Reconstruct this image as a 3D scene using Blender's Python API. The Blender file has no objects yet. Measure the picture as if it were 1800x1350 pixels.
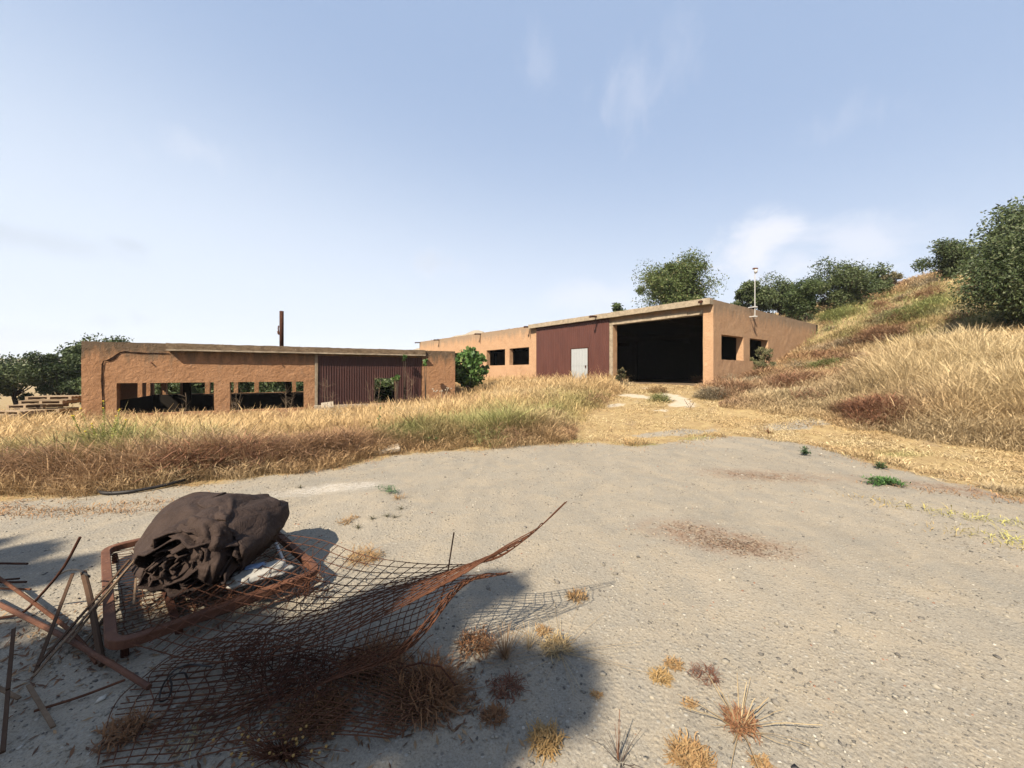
import bpy, math, random
import numpy as np
from mathutils import Vector, noise as mnoise
random.seed(7); rng = np.random.default_rng(7)
S = bpy.context.scene
R = math.radians
EYE = 1.6; F = 690.0; CX = 900.0; HY = 656.0

# ---------------------------------------------------------------- camera, light, exposure
cam = bpy.data.cameras.new('camera'); co = bpy.data.objects.new('camera', cam)
S.collection.objects.link(co); co.location = (0, 0, EYE); co.rotation_euler = (R(90), 0, 0)
cam.sensor_width = 36; cam.lens = F/1800*36; cam.shift_y = -(675-HY)/1800
cam.clip_start = 0.05; cam.clip_end = 9000
S.camera = co
SUN_AZ = math.atan2(-.52, -.85)      # compass-like angle from +Y towards +X
SUN_EL = R(43)
sd = Vector((math.sin(SUN_AZ)*math.cos(SUN_EL), math.cos(SUN_AZ)*math.cos(SUN_EL), math.sin(SUN_EL)))
sl = bpy.data.lights.new('sun', 'SUN'); sl.energy = 5.0; sl.angle = R(0.6); sl.color = (1.0, .88, .70)
so = bpy.data.objects.new('sun', sl); S.collection.objects.link(so)
so.rotation_euler = sd.to_track_quat('Z', 'Y').to_euler()
S.view_settings.view_transform = 'Standard'; S.view_settings.look = 'None'
S.view_settings.exposure = 1.42; S.view_settings.gamma = 1
W = bpy.data.worlds.new('World'); S.world = W; W.use_nodes = True
SKY_STRENGTH = 0.053

def build_world():
    nt = W.node_tree; nt.nodes.clear(); N = nt.nodes; L = nt.links
    out = N.new('ShaderNodeOutputWorld'); bg = N.new('ShaderNodeBackground')
    sky = N.new('ShaderNodeTexSky'); sky.sky_type = 'NISHITA'; sky.sun_disc = False
    sky.sun_elevation = SUN_EL; sky.sun_rotation = SUN_AZ % (2*math.pi)
    sky.air_density = 1.0; sky.dust_density = 1.6; sky.ozone_density = 1.2; sky.altitude = 200
    tc = N.new('ShaderNodeTexCoord')
    def math_(op, a, b=None, c=None, clamp=False):
        m = N.new('ShaderNodeMath'); m.operation = op; m.use_clamp = clamp
        for i, v in enumerate((a, b, c)):
            if v is None: continue
            if isinstance(v, (int, float)): m.inputs[i].default_value = v
            else: L.new(v, m.inputs[i])
        return m.outputs[0]
    sep = N.new('ShaderNodeSeparateXYZ'); L.new(tc.outputs['Generated'], sep.inputs[0])
    # fine noise field used by all clouds
    def cloud_noise(scale, det, rough, squash, seed):
        mp = N.new('ShaderNodeMapping'); mp.inputs['Scale'].default_value = squash
        mp.inputs['Location'].default_value = seed
        L.new(tc.outputs['Generated'], mp.inputs['Vector'])
        n = N.new('ShaderNodeTexNoise'); n.inputs['Scale'].default_value = scale
        n.inputs['Detail'].default_value = det; n.inputs['Roughness'].default_value = rough
        n.inputs['Distortion'].default_value = .35
        L.new(mp.outputs[0], n.inputs['Vector']); return n.outputs['Fac']
    nA = cloud_noise(7, 8, .58, (1, 1, 1.6), (3.1, .4, .2))
    nB = cloud_noise(13, 9, .62, (1.6, 1, .7), (9.2, 4.4, 1.3))
    nC = cloud_noise(3.2, 6, .55, (1, 1, 2.6), (5.2, 1.4, 2.3))
    def blob(px, py, rx, ry, n, lo, hi, amt):
        """cloud around the direction seen at (px, py); soft ellipse times noise"""
        d = Vector(((px-CX)/F, 1, (HY-py)/F)).normalized()
        rgt = Vector((d.y, -d.x, 0)).normalized(); up = rgt.cross(d).normalized()
        def dot(v, s):
            vm = N.new('ShaderNodeVectorMath'); vm.operation = 'DOT_PRODUCT'
            L.new(tc.outputs['Generated'], vm.inputs[0]); vm.inputs[1].default_value = v
            return math_('MULTIPLY', vm.outputs['Value'], s)
        k = d.y   # tangent-plane scale
        a = dot(rgt, F/(rx*k)); b = dot(up, F/(ry*k)); f = dot(d, 1.0)
        r2 = math_('ADD', math_('MULTIPLY', a, a), math_('MULTIPLY', b, b))
        e = math_('SUBTRACT', 1.0, math_('POWER', r2, .5), clamp=True)
        e = math_('MULTIPLY', e, math_('GREATER_THAN', f, 0.0))
        s = math_('ADD', n, math_('MULTIPLY', e, .45))
        mr = N.new('ShaderNodeMapRange'); mr.interpolation_type = 'SMOOTHSTEP'
        mr.inputs[1].default_value = lo; mr.inputs[2].default_value = hi
        mr.inputs[3].default_value = 0; mr.inputs[4].default_value = amt
        L.new(s, mr.inputs[0])
        return math_('MULTIPLY', mr.outputs[0], math_('MULTIPLY', e, 4.0, clamp=True))
    whites = [blob(1335, 440, 95, 85, nA, .48, .86, .78), blob(1400, 455, 120, 75, nA, .52, .92, .62), blob(1470, 440, 170, 85, nA, .56, .95, .5),
              blob(1110, 170, 110, 130, nB, .60, 1.1, .20), blob(945, 110, 60, 100, nB, .60, 1.1, .14),
              blob(1190, 90, 90, 110, nB, .60, 1.1, .12), blob(350, 265, 160, 60, nB, .62, 1.1, .22),
              blob(1520, 200, 130, 60, nB, .60, 1.1, .12), blob(1040, 520, 190, 50, nA, .55, 1.0, .38),
              blob(760, 465, 110, 36, nB, .6, 1.0, .2)]
    greys = [blob(60, 420, 220, 45, nA, .62, 1.05, .40), blob(230, 430, 60, 32, nA, .66, 1.0, .42),
             blob(190, 565, 45, 25, nB, .60, .95, .35), blob(245, 560, 45, 28, nB, .62, .95, .35),
             blob(60, 600, 330, 38, nC, .46, .85, .45), blob(765, 462, 90, 26, nB, .62, 1.0, .22)]
    def total(lst):
        t = lst[0]
        for x in lst[1:]: t = math_('MAXIMUM', t, x)
        return t
    # pale summer haze that thickens towards the horizon
    mr = N.new('ShaderNodeMapRange'); mr.interpolation_type = 'SMOOTHERSTEP'
    mr.inputs[1].default_value = .66; mr.inputs[2].default_value = -.02
    mr.inputs[3].default_value = .0; mr.inputs[4].default_value = .95
    left = math_('MULTIPLY', sep.outputs[0], .16)
    L.new(math_('ADD', sep.outputs[2], left), mr.inputs[0])
    mix1 = N.new('ShaderNodeMix'); mix1.data_type = 'RGBA'
    mix0 = N.new('ShaderNodeMix'); mix0.data_type = 'RGBA'; mix0.inputs[0].default_value = .82
    L.new(sky.outputs[0], mix0.inputs[6]); mix0.inputs[7].default_value = (2.8, 3.82, 5.72, 1)
    L.new(mr.outputs[0], mix1.inputs[0]); L.new(mix0.outputs[2], mix1.inputs[6])
    mix1.inputs[7].default_value = (5.55, 6.25, 7.35, 1)
    mix2 = N.new('ShaderNodeMix'); mix2.data_type = 'RGBA'
    L.new(total(whites), mix2.inputs[0]); L.new(mix1.outputs[2], mix2.inputs[6])
    mix2.inputs[7].default_value = (6.9, 6.9, 7.5, 1)
    mix3 = N.new('ShaderNodeMix'); mix3.data_type = 'RGBA'
    L.new(total(greys), mix3.inputs[0]); L.new(mix2.outputs[2], mix3.inputs[6])
    mix3.inputs[7].default_value = (3.9, 4.4, 5.2, 1)
    L.new(mix3.outputs[2], bg.inputs[0]); bg.inputs[1].default_value = SKY_STRENGTH
    L.new(bg.outputs[0], out.inputs[0])
build_world()

# ---------------------------------------------------------------- helpers
def tag(o, label=None, cat=None, group=None, kind=None):
    if label: o['label'] = label
    if cat: o['category'] = cat
    if group: o['group'] = group
    if kind: o['kind'] = kind
    return o
def empty(name, loc, label, cat, group=None):
    o = bpy.data.objects.new(name, None); S.collection.objects.link(o); o.location = loc
    o.empty_display_size = .2
    return tag(o, label, cat, group)
class MB:
    def __init__(s): s.v = []; s.f = []
    def add(s, vs, fs):
        n = len(s.v); s.v += [tuple(p) for p in vs]; s.f += [tuple(i+n for i in f) for f in fs]
    def box(s, c, ax, ay, az):
        """centre c and half-axis vectors"""
        c, ax, ay, az = map(Vector, (c, ax, ay, az))
        vs = [c+i*ax+j*ay+k*az for k in (-1, 1) for j in (-1, 1) for i in (-1, 1)]
        s.add(vs, [(0, 2, 3, 1), (4, 5, 7, 6), (0, 1, 5, 4), (2, 6, 7, 3), (0, 4, 6, 2), (1, 3, 7, 5)])
    def tube(s, pts, r, n=6, taper=None, cap=True):
        pts = [Vector(p) for p in pts]
        rs = [r]*len(pts) if taper is None else [r+(taper-r)*i/(len(pts)-1) for i in range(len(pts))]
        vs = []; up = Vector((0, 0, 1)); prev = None
        for i, p in enumerate(pts):
            d = (pts[min(i+1, len(pts)-1)]-pts[max(i-1, 0)])
            if d.length < 1e-9: d = Vector((0, 0, 1))
            d.normalize()
            if prev is None:
                a = d.cross(up)
                if a.length < .05: a = d.cross(Vector((1, 0, 0)))
            else:
                a = prev - d*prev.dot(d)
                if a.length < 1e-4: a = d.cross(Vector((.3, .7, .1)))
            a.normalize(); prev = a; b = d.cross(a)
            for k in range(n):
                t = 2*math.pi*k/n
                vs.append(p+(a*math.cos(t)+b*math.sin(t))*rs[i])
        fs = []
        for i in range(len(pts)-1):
            for k in range(n):
                k2 = (k+1) % n
                fs.append((i*n+k, i*n+k2, (i+1)*n+k2, (i+1)*n+k))
        if cap: fs += [tuple(range(n))[::-1], tuple((len(pts)-1)*n+k for k in range(n))]
        s.add(vs, fs)
    def blob(s, c, rx, ry, rz, amp=.25, sub=1, seed=0):
        import bmesh
        bm = bmesh.new(); bmesh.ops.create_icosphere(bm, subdivisions=sub, radius=1)
        vs = []
        for v in bm.verts:
            k = 1+amp*(mnoise.noise(v.co*1.7+Vector((seed*3.3, seed, 0))))*2
            vs.append((c[0]+v.co.x*rx*k, c[1]+v.co.y*ry*k, c[2]+v.co.z*rz*k))
        s.add(vs, [tuple(v.index for v in f.verts) for f in bm.faces]); bm.free()
def obj(name, mb, mat, parent=None, smooth=False, bevel=0):
    off = Vector(parent.location) if parent else Vector((0, 0, 0))
    if parent and parent.parent: off = off + Vector(parent.parent.location)
    me = bpy.data.meshes.new(name)
    vs = [(x-off.x, y-off.y, z-off.z) for x, y, z in mb.v]
    if not parent and vs:       # origin at base
        a = np.array(vs); o0 = Vector((float(a[:, 0].mean()), float(a[:, 1].mean()), float(a[:, 2].min())))
        vs = [(x-o0.x, y-o0.y, z-o0.z) for x, y, z in vs]
    me.from_pydata(vs, [], mb.f); me.update()
    if smooth: me.polygons.foreach_set('use_smooth', [True]*len(me.polygons))
    if mat: me.materials.append(mat)
    o = bpy.data.objects.new(name, me); S.collection.objects.link(o)
    if parent: o.parent = parent
    elif vs: o.location = o0
    if bevel:
        m = o.modifiers.new('b', 'BEVEL'); m.width = bevel; m.segments = 2; m.limit_method = 'ANGLE'
    return o
def npmesh(name, V, faces, mat, col=None, parent=None, smooth=False, offset=None):
    """V (n,3) array, faces (m,k) int array, col (n,3) colours of the stuff itself"""
    me = bpy.data.meshes.new(name); n = len(V); m, k = faces.shape
    me.vertices.add(n); me.vertices.foreach_set('co', V.astype(np.float32).ravel())
    me.loops.add(m*k); me.loops.foreach_set('vertex_index', faces.astype(np.int32).ravel())
    me.polygons.add(m); me.polygons.foreach_set('loop_start', np.arange(m, dtype=np.int32)*k)
    if smooth: me.polygons.foreach_set('use_smooth', np.ones(m, dtype=bool))
    me.update(calc_edges=True)
    if col is not None:
        a = me.color_attributes.new('tint', 'FLOAT_COLOR', 'POINT')
        c = np.ones((n, 4), np.float32); c[:, :3] = col; a.data.foreach_set('color', c.ravel())
    if mat: me.materials.append(mat)
    o = bpy.data.objects.new(name, me); S.collection.objects.link(o)
    if parent: o.parent = parent
    if offset is not None: o.location = offset
    return o

# ---------------------------------------------------------------- materials
K_ALB = .53     # overall reflectance level of all surfaces
class Mat:
    def __init__(s, name, rough=.85, spec=.2):
        s.m = bpy.data.materials.new(name); s.m.use_nodes = True
        s.nt = s.m.node_tree; s.N = s.nt.nodes; s.L = s.nt.links
        s.b = s.N['Principled BSDF']; s.b.inputs['Roughness'].default_value = rough
        s.b.inputs['Specular IOR Level'].default_value = spec
        s.tc = s.N.new('ShaderNodeTexCoord').outputs['Object']
        g = s.N.new('ShaderNodeNewGeometry'); s.pos = g.outputs['Position']
    def inp(s, sock, v):
        if isinstance(v, (int, float)): sock.default_value = v
        elif isinstance(v, (tuple, list)): sock.default_value = tuple(v)+((1,) if len(v) == 3 and sock.type == 'RGBA' else ())
        else: s.L.new(v, sock)
    def noise(s, scale, det=6, rough=.6, dist=0, vec=None, out='Fac', sc=None):
        n = s.N.new('ShaderNodeTexNoise'); n.inputs['Scale'].default_value = scale
        n.inputs['Detail'].default_value = det; n.inputs['Roughness'].default_value = rough
        n.inputs['Distortion'].default_value = dist
        v = vec or s.pos
        if sc:
            mp = s.N.new('ShaderNodeMapping'); mp.inputs['Scale'].default_value = sc
            s.L.new(v, mp.inputs[0]); v = mp.outputs[0]
        s.L.new(v, n.inputs['Vector']); return n.outputs[out]
    def vor(s, scale, feature='F1', out='Distance', rnd=1):
        n = s.N.new('ShaderNodeTexVoronoi'); n.feature = feature
        n.inputs['Scale'].default_value = scale; n.inputs['Randomness'].default_value = rnd
        s.L.new(s.pos, n.inputs['Vector']); return n.outputs[out]
    def ramp(s, fac, stops):
        r = s.N.new('ShaderNodeValToRGB'); s.L.new(fac, r.inputs[0])
        e = r.color_ramp.elements
        while len(e) < len(stops): e.new(.5)
        for i, (p, c) in enumerate(stops):
            e[i].position = p; e[i].color = tuple(c)+(1,) if not isinstance(c, (int, float)) else (c, c, c, 1)
        return r.outputs[0]
    def mix(s, f, a, b, mode='MIX'):
        m = s.N.new('ShaderNodeMix'); m.data_type = 'RGBA'; m.blend_type = mode
        s.inp(m.inputs[0], f); s.inp(m.inputs[6], a); s.inp(m.inputs[7], b); return m.outputs[2]
    def math(s, op, a, b=0, clamp=False):
        m = s.N.new('ShaderNodeMath'); m.operation = op; m.use_clamp = clamp
        s.inp(m.inputs[0], a); s.inp(m.inputs[1], b); return m.outputs[0]
    def rng(s, v, a, b, c=0, d=1):
        m = s.N.new('ShaderNodeMapRange'); s.inp(m.inputs[0], v)
        for i, q in enumerate((a, b, c, d)): m.inputs[i+1].default_value = q
        return m.outputs[0]
    def attr(s, name, out='Fac'):
        a = s.N.new('ShaderNodeAttribute'); a.attribute_name = name; return a.outputs[out]
    def z(s):
        x = s.N.new('ShaderNodeSeparateXYZ'); s.L.new(s.pos, x.inputs[0]); return x.outputs[2]
    def color(s, v):
        s.inp(s.b.inputs['Base Color'], s.mix(1.0, v, (K_ALB,)*3, 'MULTIPLY')); return s
    def bump(s, h, strength=.5, dist=.02):
        b = s.N.new('ShaderNodeBump'); b.inputs['Strength'].default_value = strength
        b.inputs['Distance'].default_value = dist; s.L.new(h, b.inputs['Height'])
        s.L.new(b.outputs[0], s.b.inputs['Normal']); return s

def stucco(name, a, b, c, ztop, bumpd=.03, bandcol=(.30, .24, .18), bandamt=.7):
    m = Mat(name, .95, .1)
    col = m.mix(m.rng(m.noise(1.3, 8, .65), .35, .68), a, b)
    col = m.mix(m.rng(m.noise(9, 6, .7), .52, .8), col, c)
    chip = m.math('MULTIPLY', m.rng(m.noise(2.1, 9, .78, 1.5), .60, .63), .55)
    col = m.mix(chip, col, tuple(min(1, q*1.22) for q in a))
    dk = m.math('MULTIPLY', m.rng(m.noise(1.1, 9, .8, .6), .60, .66), .35)
    col = m.mix(dk, col, (.22, .14, .095))
    # grey weathered band under the parapet, ragged lower edge, and washed-down streaks
    streak = m.noise(3.2, 6, .7, sc=(1, 1, .22))
    h = m.math('ADD', m.z(), m.math('MULTIPLY', m.math('SUBTRACT', streak, .5), 2.0))
    band = m.rng(h, ztop-.75, ztop-.2)
    col = m.mix(m.math('MULTIPLY', band, bandamt, True), col, bandcol)
    low = m.math('MULTIPLY', m.rng(streak, .55, .75), .28)
    col = m.mix(low, col, (.50, .36, .25))
    m.color(col)
    hgt = m.math('ADD', m.noise(6, 7, .6, .4), m.math('MULTIPLY', m.noise(38, 5, .7), .35))
    m.bump(hgt, .9, bumpd); return m.m
M = {}
M['stucco_left'] = stucco('terracotta_render', (.50, .28, .155), (.42, .225, .12), (.29, .155, .09), 2.82, .065, (.155, .115, .08), .95)
M['stucco_right'] = stucco('pale_terracotta_render', (.60, .385, .235), (.53, .325, .195), (.44, .265, .155), 4.94)
m = Mat('weathered_concrete', .95, .1)
c = m.mix(m.rng(m.noise(5, 8, .7), .38, .66), (.52, .43, .32), (.30, .245, .18))
c = m.mix(m.rng(m.noise(22, 5, .7), .60, .75), c, (.14, .11, .085))
M['concrete'] = m.color(c).bump(m.noise(24, 6, .7), .8, .02).m
m = Mat('old_dark_concrete', .95, .1)
c = m.mix(m.rng(m.noise(4, 8, .7, sc=(1, 1, 2)), .38, .62), (.27, .20, .135), (.15, .105, .07))
c = m.mix(m.rng(m.noise(17, 5, .7), .58, .7), c, (.42, .33, .24))
M['concrete_dark'] = m.color(c).bump(m.noise(20, 6, .7), .9, .03).m
m = Mat('dark_interior', 1, 0)
M['interior'] = m.color(m.mix(m.noise(2), (.045, .038, .032), (.022, .019, .017))).m  # shade inside the sheds is put into this near-black colour
m = Mat('brown_painted_steel', .55, .35)
c = m.mix(m.rng(m.noise(2.0, 7, .65, sc=(1, 1, .3)), .35, .7), (.095, .032, .024), (.135, .048, .035))
c = m.mix(m.rng(m.noise(14, 6, .7), .6, .75), c, (.21, .08, .045))
M['brown_steel'] = m.color(c).bump(m.noise(60, 3), .1, .004).m
m = Mat('dark_brown_sheet', .6, .3)
c = m.mix(m.rng(m.noise(1.6, 7, .65, sc=(1, 1, .3)), .35, .7), (.080, .034, .031), (.115, .048, .040))
M['brown_sheet'] = m.color(c).m
m = Mat('pale_steel', .5, .4)
M['pale_steel'] = m.color(m.mix(m.noise(4, 6, .7), (.50, .53, .55), (.40, .42, .43))).m
m = Mat('white_metal', .5, .3); M['white'] = m.color(m.mix(m.noise(8), (.72, .72, .72), (.55, .54, .52))).m
m = Mat('rust', .9, .15)
c = m.mix(m.rng(m.noise(11, 7, .7), .38, .66), (.16, .066, .036), (.085, .038, .023))
c = m.mix(m.rng(m.noise(45, 4, .7), .6, .75), c, (.28, .135, .07))
M['rust'] = m.color(c).bump(m.noise(90, 4), .4, .003).m
m = Mat('rusty_tube', .8, .25)
c = m.mix(m.rng(m.noise(7, 7, .7), .35, .68), (.20, .085, .047), (.11, .047, .03))
c = m.mix(m.rng(m.noise(30, 4, .7), .58, .72), c, (.30, .16, .10))
M['rust_tube'] = m.color(c).bump(m.noise(70, 4), .4, .003).m
m = Mat('dark_rust', .9, .15)
M['rust_dark'] = m.color(m.mix(m.rng(m.noise(13, 6, .7), .38, .66), (.10, .037, .021), (.045, .02, .014))).m
m = Mat('weathered_wood', .9, .1)
c = m.mix(m.rng(m.noise(30, 6, .7, sc=(.3, .3, 1)), .35, .7), (.30, .21, .14), (.15, .10, .065))
M['wood'] = m.color(c).bump(m.noise(60, 4), .5, .004).m
m = Mat('pallet_wood', .9, .1)
c = m.mix(m.rng(m.noise(5, 6, .7), .35, .7), (.50, .38, .26), (.33, .24, .16))
M['pallet'] = m.color(c).m
m = Mat('grimy_stick', .9, .1)
M['stick'] = m.color(m.mix(m.noise(20, 6, .7), (.14, .085, .055), (.07, .042, .028))).m
m = Mat('black_rubber', .6, .3); M['rubber'] = m.color(m.mix(m.noise(20), (.018, .017, .018), (.045, .04, .04))).m
m = Mat('brown_cloth', .8, .12)
c = m.mix(m.rng(m.noise(4, 8, .7), .35, .68), (.046, .030, .025), (.078, .052, .042))
c = m.mix(m.rng(m.noise(26, 7, .75), .58, .74), c, (.115, .08, .062))
c = m.mix(m.rng(m.vor(55), .06, .03), c, (.30, .24, .20))
m.b.inputs['Specular IOR Level'].default_value = .14
hh = m.math('ADD', m.noise(14, 8, .72, 1.2), m.math('MULTIPLY', m.noise(160, 2), .10))
cr = m.math('ABSOLUTE', m.math('SUBTRACT', m.noise(7, 5, .6, 1.5), .5)); hh = m.math('ADD', hh, m.math('MULTIPLY', m.rng(cr, .0, .08), .35))
M['cloth'] = m.color(c).bump(hh, .6, .02).m
m = Mat('dirty_plastic_sack', .5, .4)
c = m.mix(m.rng(m.noise(9, 5, .6), .5, .56), (.50, .48, .43), (.36, .34, .30))
M['sack'] = m.color(c).bump(m.noise(14, 5), .5, .02).m
m = Mat('blue_plastic', .4, .4); M['blue'] = m.color(m.mix(m.noise(30), (.05, .12, .30), (.30, .38, .50))).m
m = Mat('bark', .95, .1)
M['bark'] = m.color(m.mix(m.noise(9, 6, .7, sc=(1, 1, .3)), (.13, .10, .075), (.06, .045, .035))).bump(m.noise(14, 6, .7), .8, .04).m
m = Mat('pale_slab', .9, .2)
M['slab'] = m.color(m.mix(m.noise(7, 7, .7), (.60, .52, .41), (.38, .32, .25))).bump(m.noise(30), .5, .01).m
m = Mat('hot_block', .9, .2)
M['clay'] = m.color(m.mix(m.noise(9), (.42, .19, .11), (.30, .13, .08))).m

def leafmat(name, rough=.6, trans=.25):
    m = Mat(name, rough, .25)
    col = m.mix(1.0, m.attr('tint', 'Color'), (K_ALB,)*3, 'MULTIPLY'); m.inp(m.b.inputs['Base Color'], col)
    tr = m.N.new('ShaderNodeBsdfTranslucent'); m.L.new(col, tr.inputs[0])
    mx = m.N.new('ShaderNodeMixShader'); mx.inputs[0].default_value = trans
    m.L.new(m.b.outputs[0], mx.inputs[1]); m.L.new(tr.outputs[0], mx.inputs[2])
    m.L.new(mx.outputs[0], m.N['Material Output'].inputs[0]); return m.m
M['leaf'] = leafmat('leaf', .55, .22); M['grass'] = leafmat('dry_stalks', .8, .25)
m = Mat('tinted_stone', .9, .15); M['stone'] = m.color(m.mix(m.math('MULTIPLY', m.noise(120), .35), m.attr('tint', 'Color'), (.2, .18, .15))).m
# ---------------------------------------------------------------- terrain
CR = np.array([9.08, 17.7]); UR = np.array([-.616, .788]); VR = np.array([.788, .616])   # right building corner, front dir, inward dir
AL = np.array([-16.38, 14.93]); UL = np.array([.883, .469]); VL = np.array([-.469, .883])  # left building
CP = np.array([
 (0,0,0),(-3,1,0),(3,1,0),(0,4,0),(-3,4,0),(3,4,0),(-6,2,0),(6,2,.02),(-6,5,-.02),(5.5,5,.04),(0,7,.0),(3,7.4,.03),(-3,7,0),
 (-9,4.5,-.06),(-13,4,-.2),(-20,4,-.5),(-6,7.5,.0),(-10,8,-.12),(-14,9,-.3),(-20,12,-.5),(-2.5,9,.08),(-6,11,-.1),(-10,12,-.3),
 (-17,15.5,-.45),(-13,16.2,-.62),(-10,17.6,-.6),(-7,19,-.5),(-4,21,-.15),(-2.5,22.5,.1),(-17,19,-.7),(-21,26,-1),(-30,26,-1),(-40,30,-1.4),(-24,38,-1.3),
 (-10,38,-.6),(-22,16,-.6),(-30,14,-.8),
 (1,10,.14),(3,9.3,.06),(4,11,.26),(4.6,13,.5),(5.6,16,.82),(7.4,19,1.02),(-1,13,.2),(-1.5,17,.25),(1,16,.55),(0,20,.65),(-1,24,.6),
 (-.9,29.5,.95),(3.3,24.2,.98),(-5,34,.85),(-10,41,.8),(-6,26,.2),(9,17,1.05),(11,18.6,1.15),
 (7,9.6,.14),(8,8,.12),(10,7.2,.16),(8,12,.62),(10.6,10,.80),(12.5,12,1.45),(10,14.5,1.05),(12.5,17,1.5),(15,22.3,2.2),(17.8,24.4,3.3),(17,20,2.4),
 (20.4,26.4,4.5),(26,31,6.6),(32.5,30,8.85),(19,15.5,3.0),(15,11,1.9),(24,22,5.3),(12,5.5,.2),(16,6,.6),(20,9,2.0),(30,16,6.3),(9,3,.06),(14,1,.3),(22,0,1.2),
 (28,34,7.3),(38,36,10.2),(50,32,12),(60,52,12),(16,38,4.6),(8,44,2.4),(24,44,6.6),(38,50,9.5),
 (0,-8,.05),(-8,-8,0),(8,-8,.3),(-40,-20,-1),(40,-10,5),(0,60,1),(-40,60,-3),
 (-130,0,-5),(-110,90,-6),(0,140,-4),(90,120,8),(130,40,15),(120,-70,10),(0,-130,0),(-90,-90,-4)], float)
def _tps():
    P = CP[:, :2]; n = len(P)
    d2 = ((P[:, None]-P[None])**2).sum(-1); K = np.where(d2 > 0, .5*d2*np.log(d2+1e-12), 0)+np.eye(n)*.4
    A = np.zeros((n+3, n+3)); A[:n, :n] = K; A[:n, n] = 1; A[:n, n+1:] = P; A[n, :n] = 1; A[n+1:, :n] = P.T
    return np.linalg.solve(A, np.concatenate([CP[:, 2], np.zeros(3)]))
TW = _tps()
def wob(x, y, s, seed=0.0):
    """cheap smooth pseudo-noise, vectorised, about -1..1"""
    return (np.sin(x*s*1.31+seed+1.7*np.sin(y*s*.83+seed*2.1)) + np.sin(y*s*1.17-seed*1.3+1.9*np.sin(x*s*.71+seed)) + np.sin((x+y)*s*2.3+seed*.7)*.5)/2.5
def inside(x, y, O, U, V, lu, lv, m):
    a = (x-O[0])*U[0]+(y-O[1])*U[1]; b = (x-O[0])*V[0]+(y-O[1])*V[1]
    return (a > m) & (a < lu-m) & (b > m) & (b < lv-m)
def ground(x, y, raw=False):
    x = np.asarray(x, float); y = np.asarray(y, float); sh = x.shape; X = x.ravel(); Y = y.ravel()
    rr = np.hypot(X, Y-10); k = np.minimum(1, 130/np.maximum(rr, 1e-6)); Xc = X*k; Yc = 10+(Y-10)*k
    z = np.zeros(len(X))
    for s in range(0, len(X), 40000):
        e = slice(s, s+40000); P = np.stack([Xc[e], Yc[e]], 1)
        d2 = ((P[:, None]-CP[None, :, :2])**2).sum(-1)
        z[e] = (np.where(d2 > 0, .5*d2*np.log(d2+1e-12), 0))@TW[:-3] + TW[-3]+P@TW[-2:]
    far = np.clip((rr-110)/300, 0, 1); z = z*(1-far)+far*(-8+3*wob(X, Y, .006, 2))
    for (hx, hy, hh, hr) in ((-190, 1500, 140, 240), (330, 1700, 120, 420), (-1500, 1500, 60, 700), (1400, 900, 90, 500)):
        z += hh*np.exp(-(((X-hx)/hr)**2+((Y-hy)/hr)**2))*(1+.12*wob(X, Y, .02, 5))*(rr > 300)
    bumps = np.clip((rr-9)/12, 0, 1)*(rr < 110)
    z += bumps*.06*wob(X, Y, .9, 1)+.012*wob(X, Y, 1.7, 3)*(rr < 110)+.004*wob(X, Y, 6.1, 4)*(rr < 30)
    if not raw:
        a_ = (X-CR[0])*UR[0]+(Y-CR[1])*UR[1]; b_ = (X-CR[0])*VR[0]+(Y-CR[1])*VR[1]
        z = np.where((a_ > -.2) & (a_ < 31.5) & (b_ > .12) & (b_ < 16.2), np.minimum(z, .93), z)
        z = np.where(inside(X, Y, AL, UL, VL, 14.95, 7.0, .12), np.minimum(z, -1.08), z)
    return z.reshape(sh)
def gz(x, y): return float(ground(np.array([x]), np.array([y]))[0])
def gp(px, py, ymax=70):
    """ground point seen at photo pixel (px, py): nearest hit along that sight line"""
    Y = np.concatenate([np.linspace(1.0, 12, 900), np.linspace(12, ymax, 1600)])
    X = (px-CX)/F*Y; Z = EYE+(HY-py)/F*Y
    hit = np.nonzero(Z <= ground(X, Y))[0]
    i = hit[0] if len(hit) else len(Y)-1
    return Vector((X[i], Y[i], gz(X[i], Y[i])))
def at(px, py, Y): return Vector(((px-CX)/F*Y, Y, EYE+(HY-py)/F*Y))
def ath(px, py, h):
    """point at height h (above z = 0) seen at (px, py)"""
    Y = F*(EYE-h)/(py-HY); return Vector(((px-CX)/F*Y, Y, h))

GPX = [(0,884),(90,874),(170,872),(320,856),(420,846),(480,836),(600,823),(700,800),(780,794),(860,790),(960,780),(1060,778),(1120,786),(1200,774),(1260,768),(1330,767),(1400,777),(1480,796),(1540,818),(1600,832),(1700,852),(1800,880)]
GPOLY = [(-26.0, -16.0), (-26.0, 4.2)]+[tuple(gp(*p)[:2]) for p in GPX]+[(10.5, 3.6), (13, -3), (12, -16)]
def sdf(x, y, poly):
    """signed distance, positive inside"""
    d = np.full(x.shape, 1e9); ins = np.zeros(x.shape, bool)
    for i in range(len(poly)):
        ax, ay = poly[i]; bx, by = poly[(i+1) % len(poly)]
        ex, ey = bx-ax, by-ay; t = np.clip(((x-ax)*ex+(y-ay)*ey)/(ex*ex+ey*ey+1e-12), 0, 1)
        d = np.minimum(d, np.hypot(x-ax-t*ex, y-ay-t*ey))
        c = (ay > y) != (by > y)
        with np.errstate(divide='ignore', invalid='ignore'):
            ins ^= c & (x < (bx-ax)*(y-ay)/(by-ay+1e-12)+ax)
    return np.where(ins, d, -d)
def spot(x, y, px, py, rx, ry, ang=0):
    c = gp(px, py) if px is not None else None
    dx, dy = x-c.x, y-c.y; ca, sa = math.cos(ang), math.sin(ang)
    return np.exp(-(((dx*ca+dy*sa)/rx)**2+((-dx*sa+dy*ca)/ry)**2))

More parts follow.
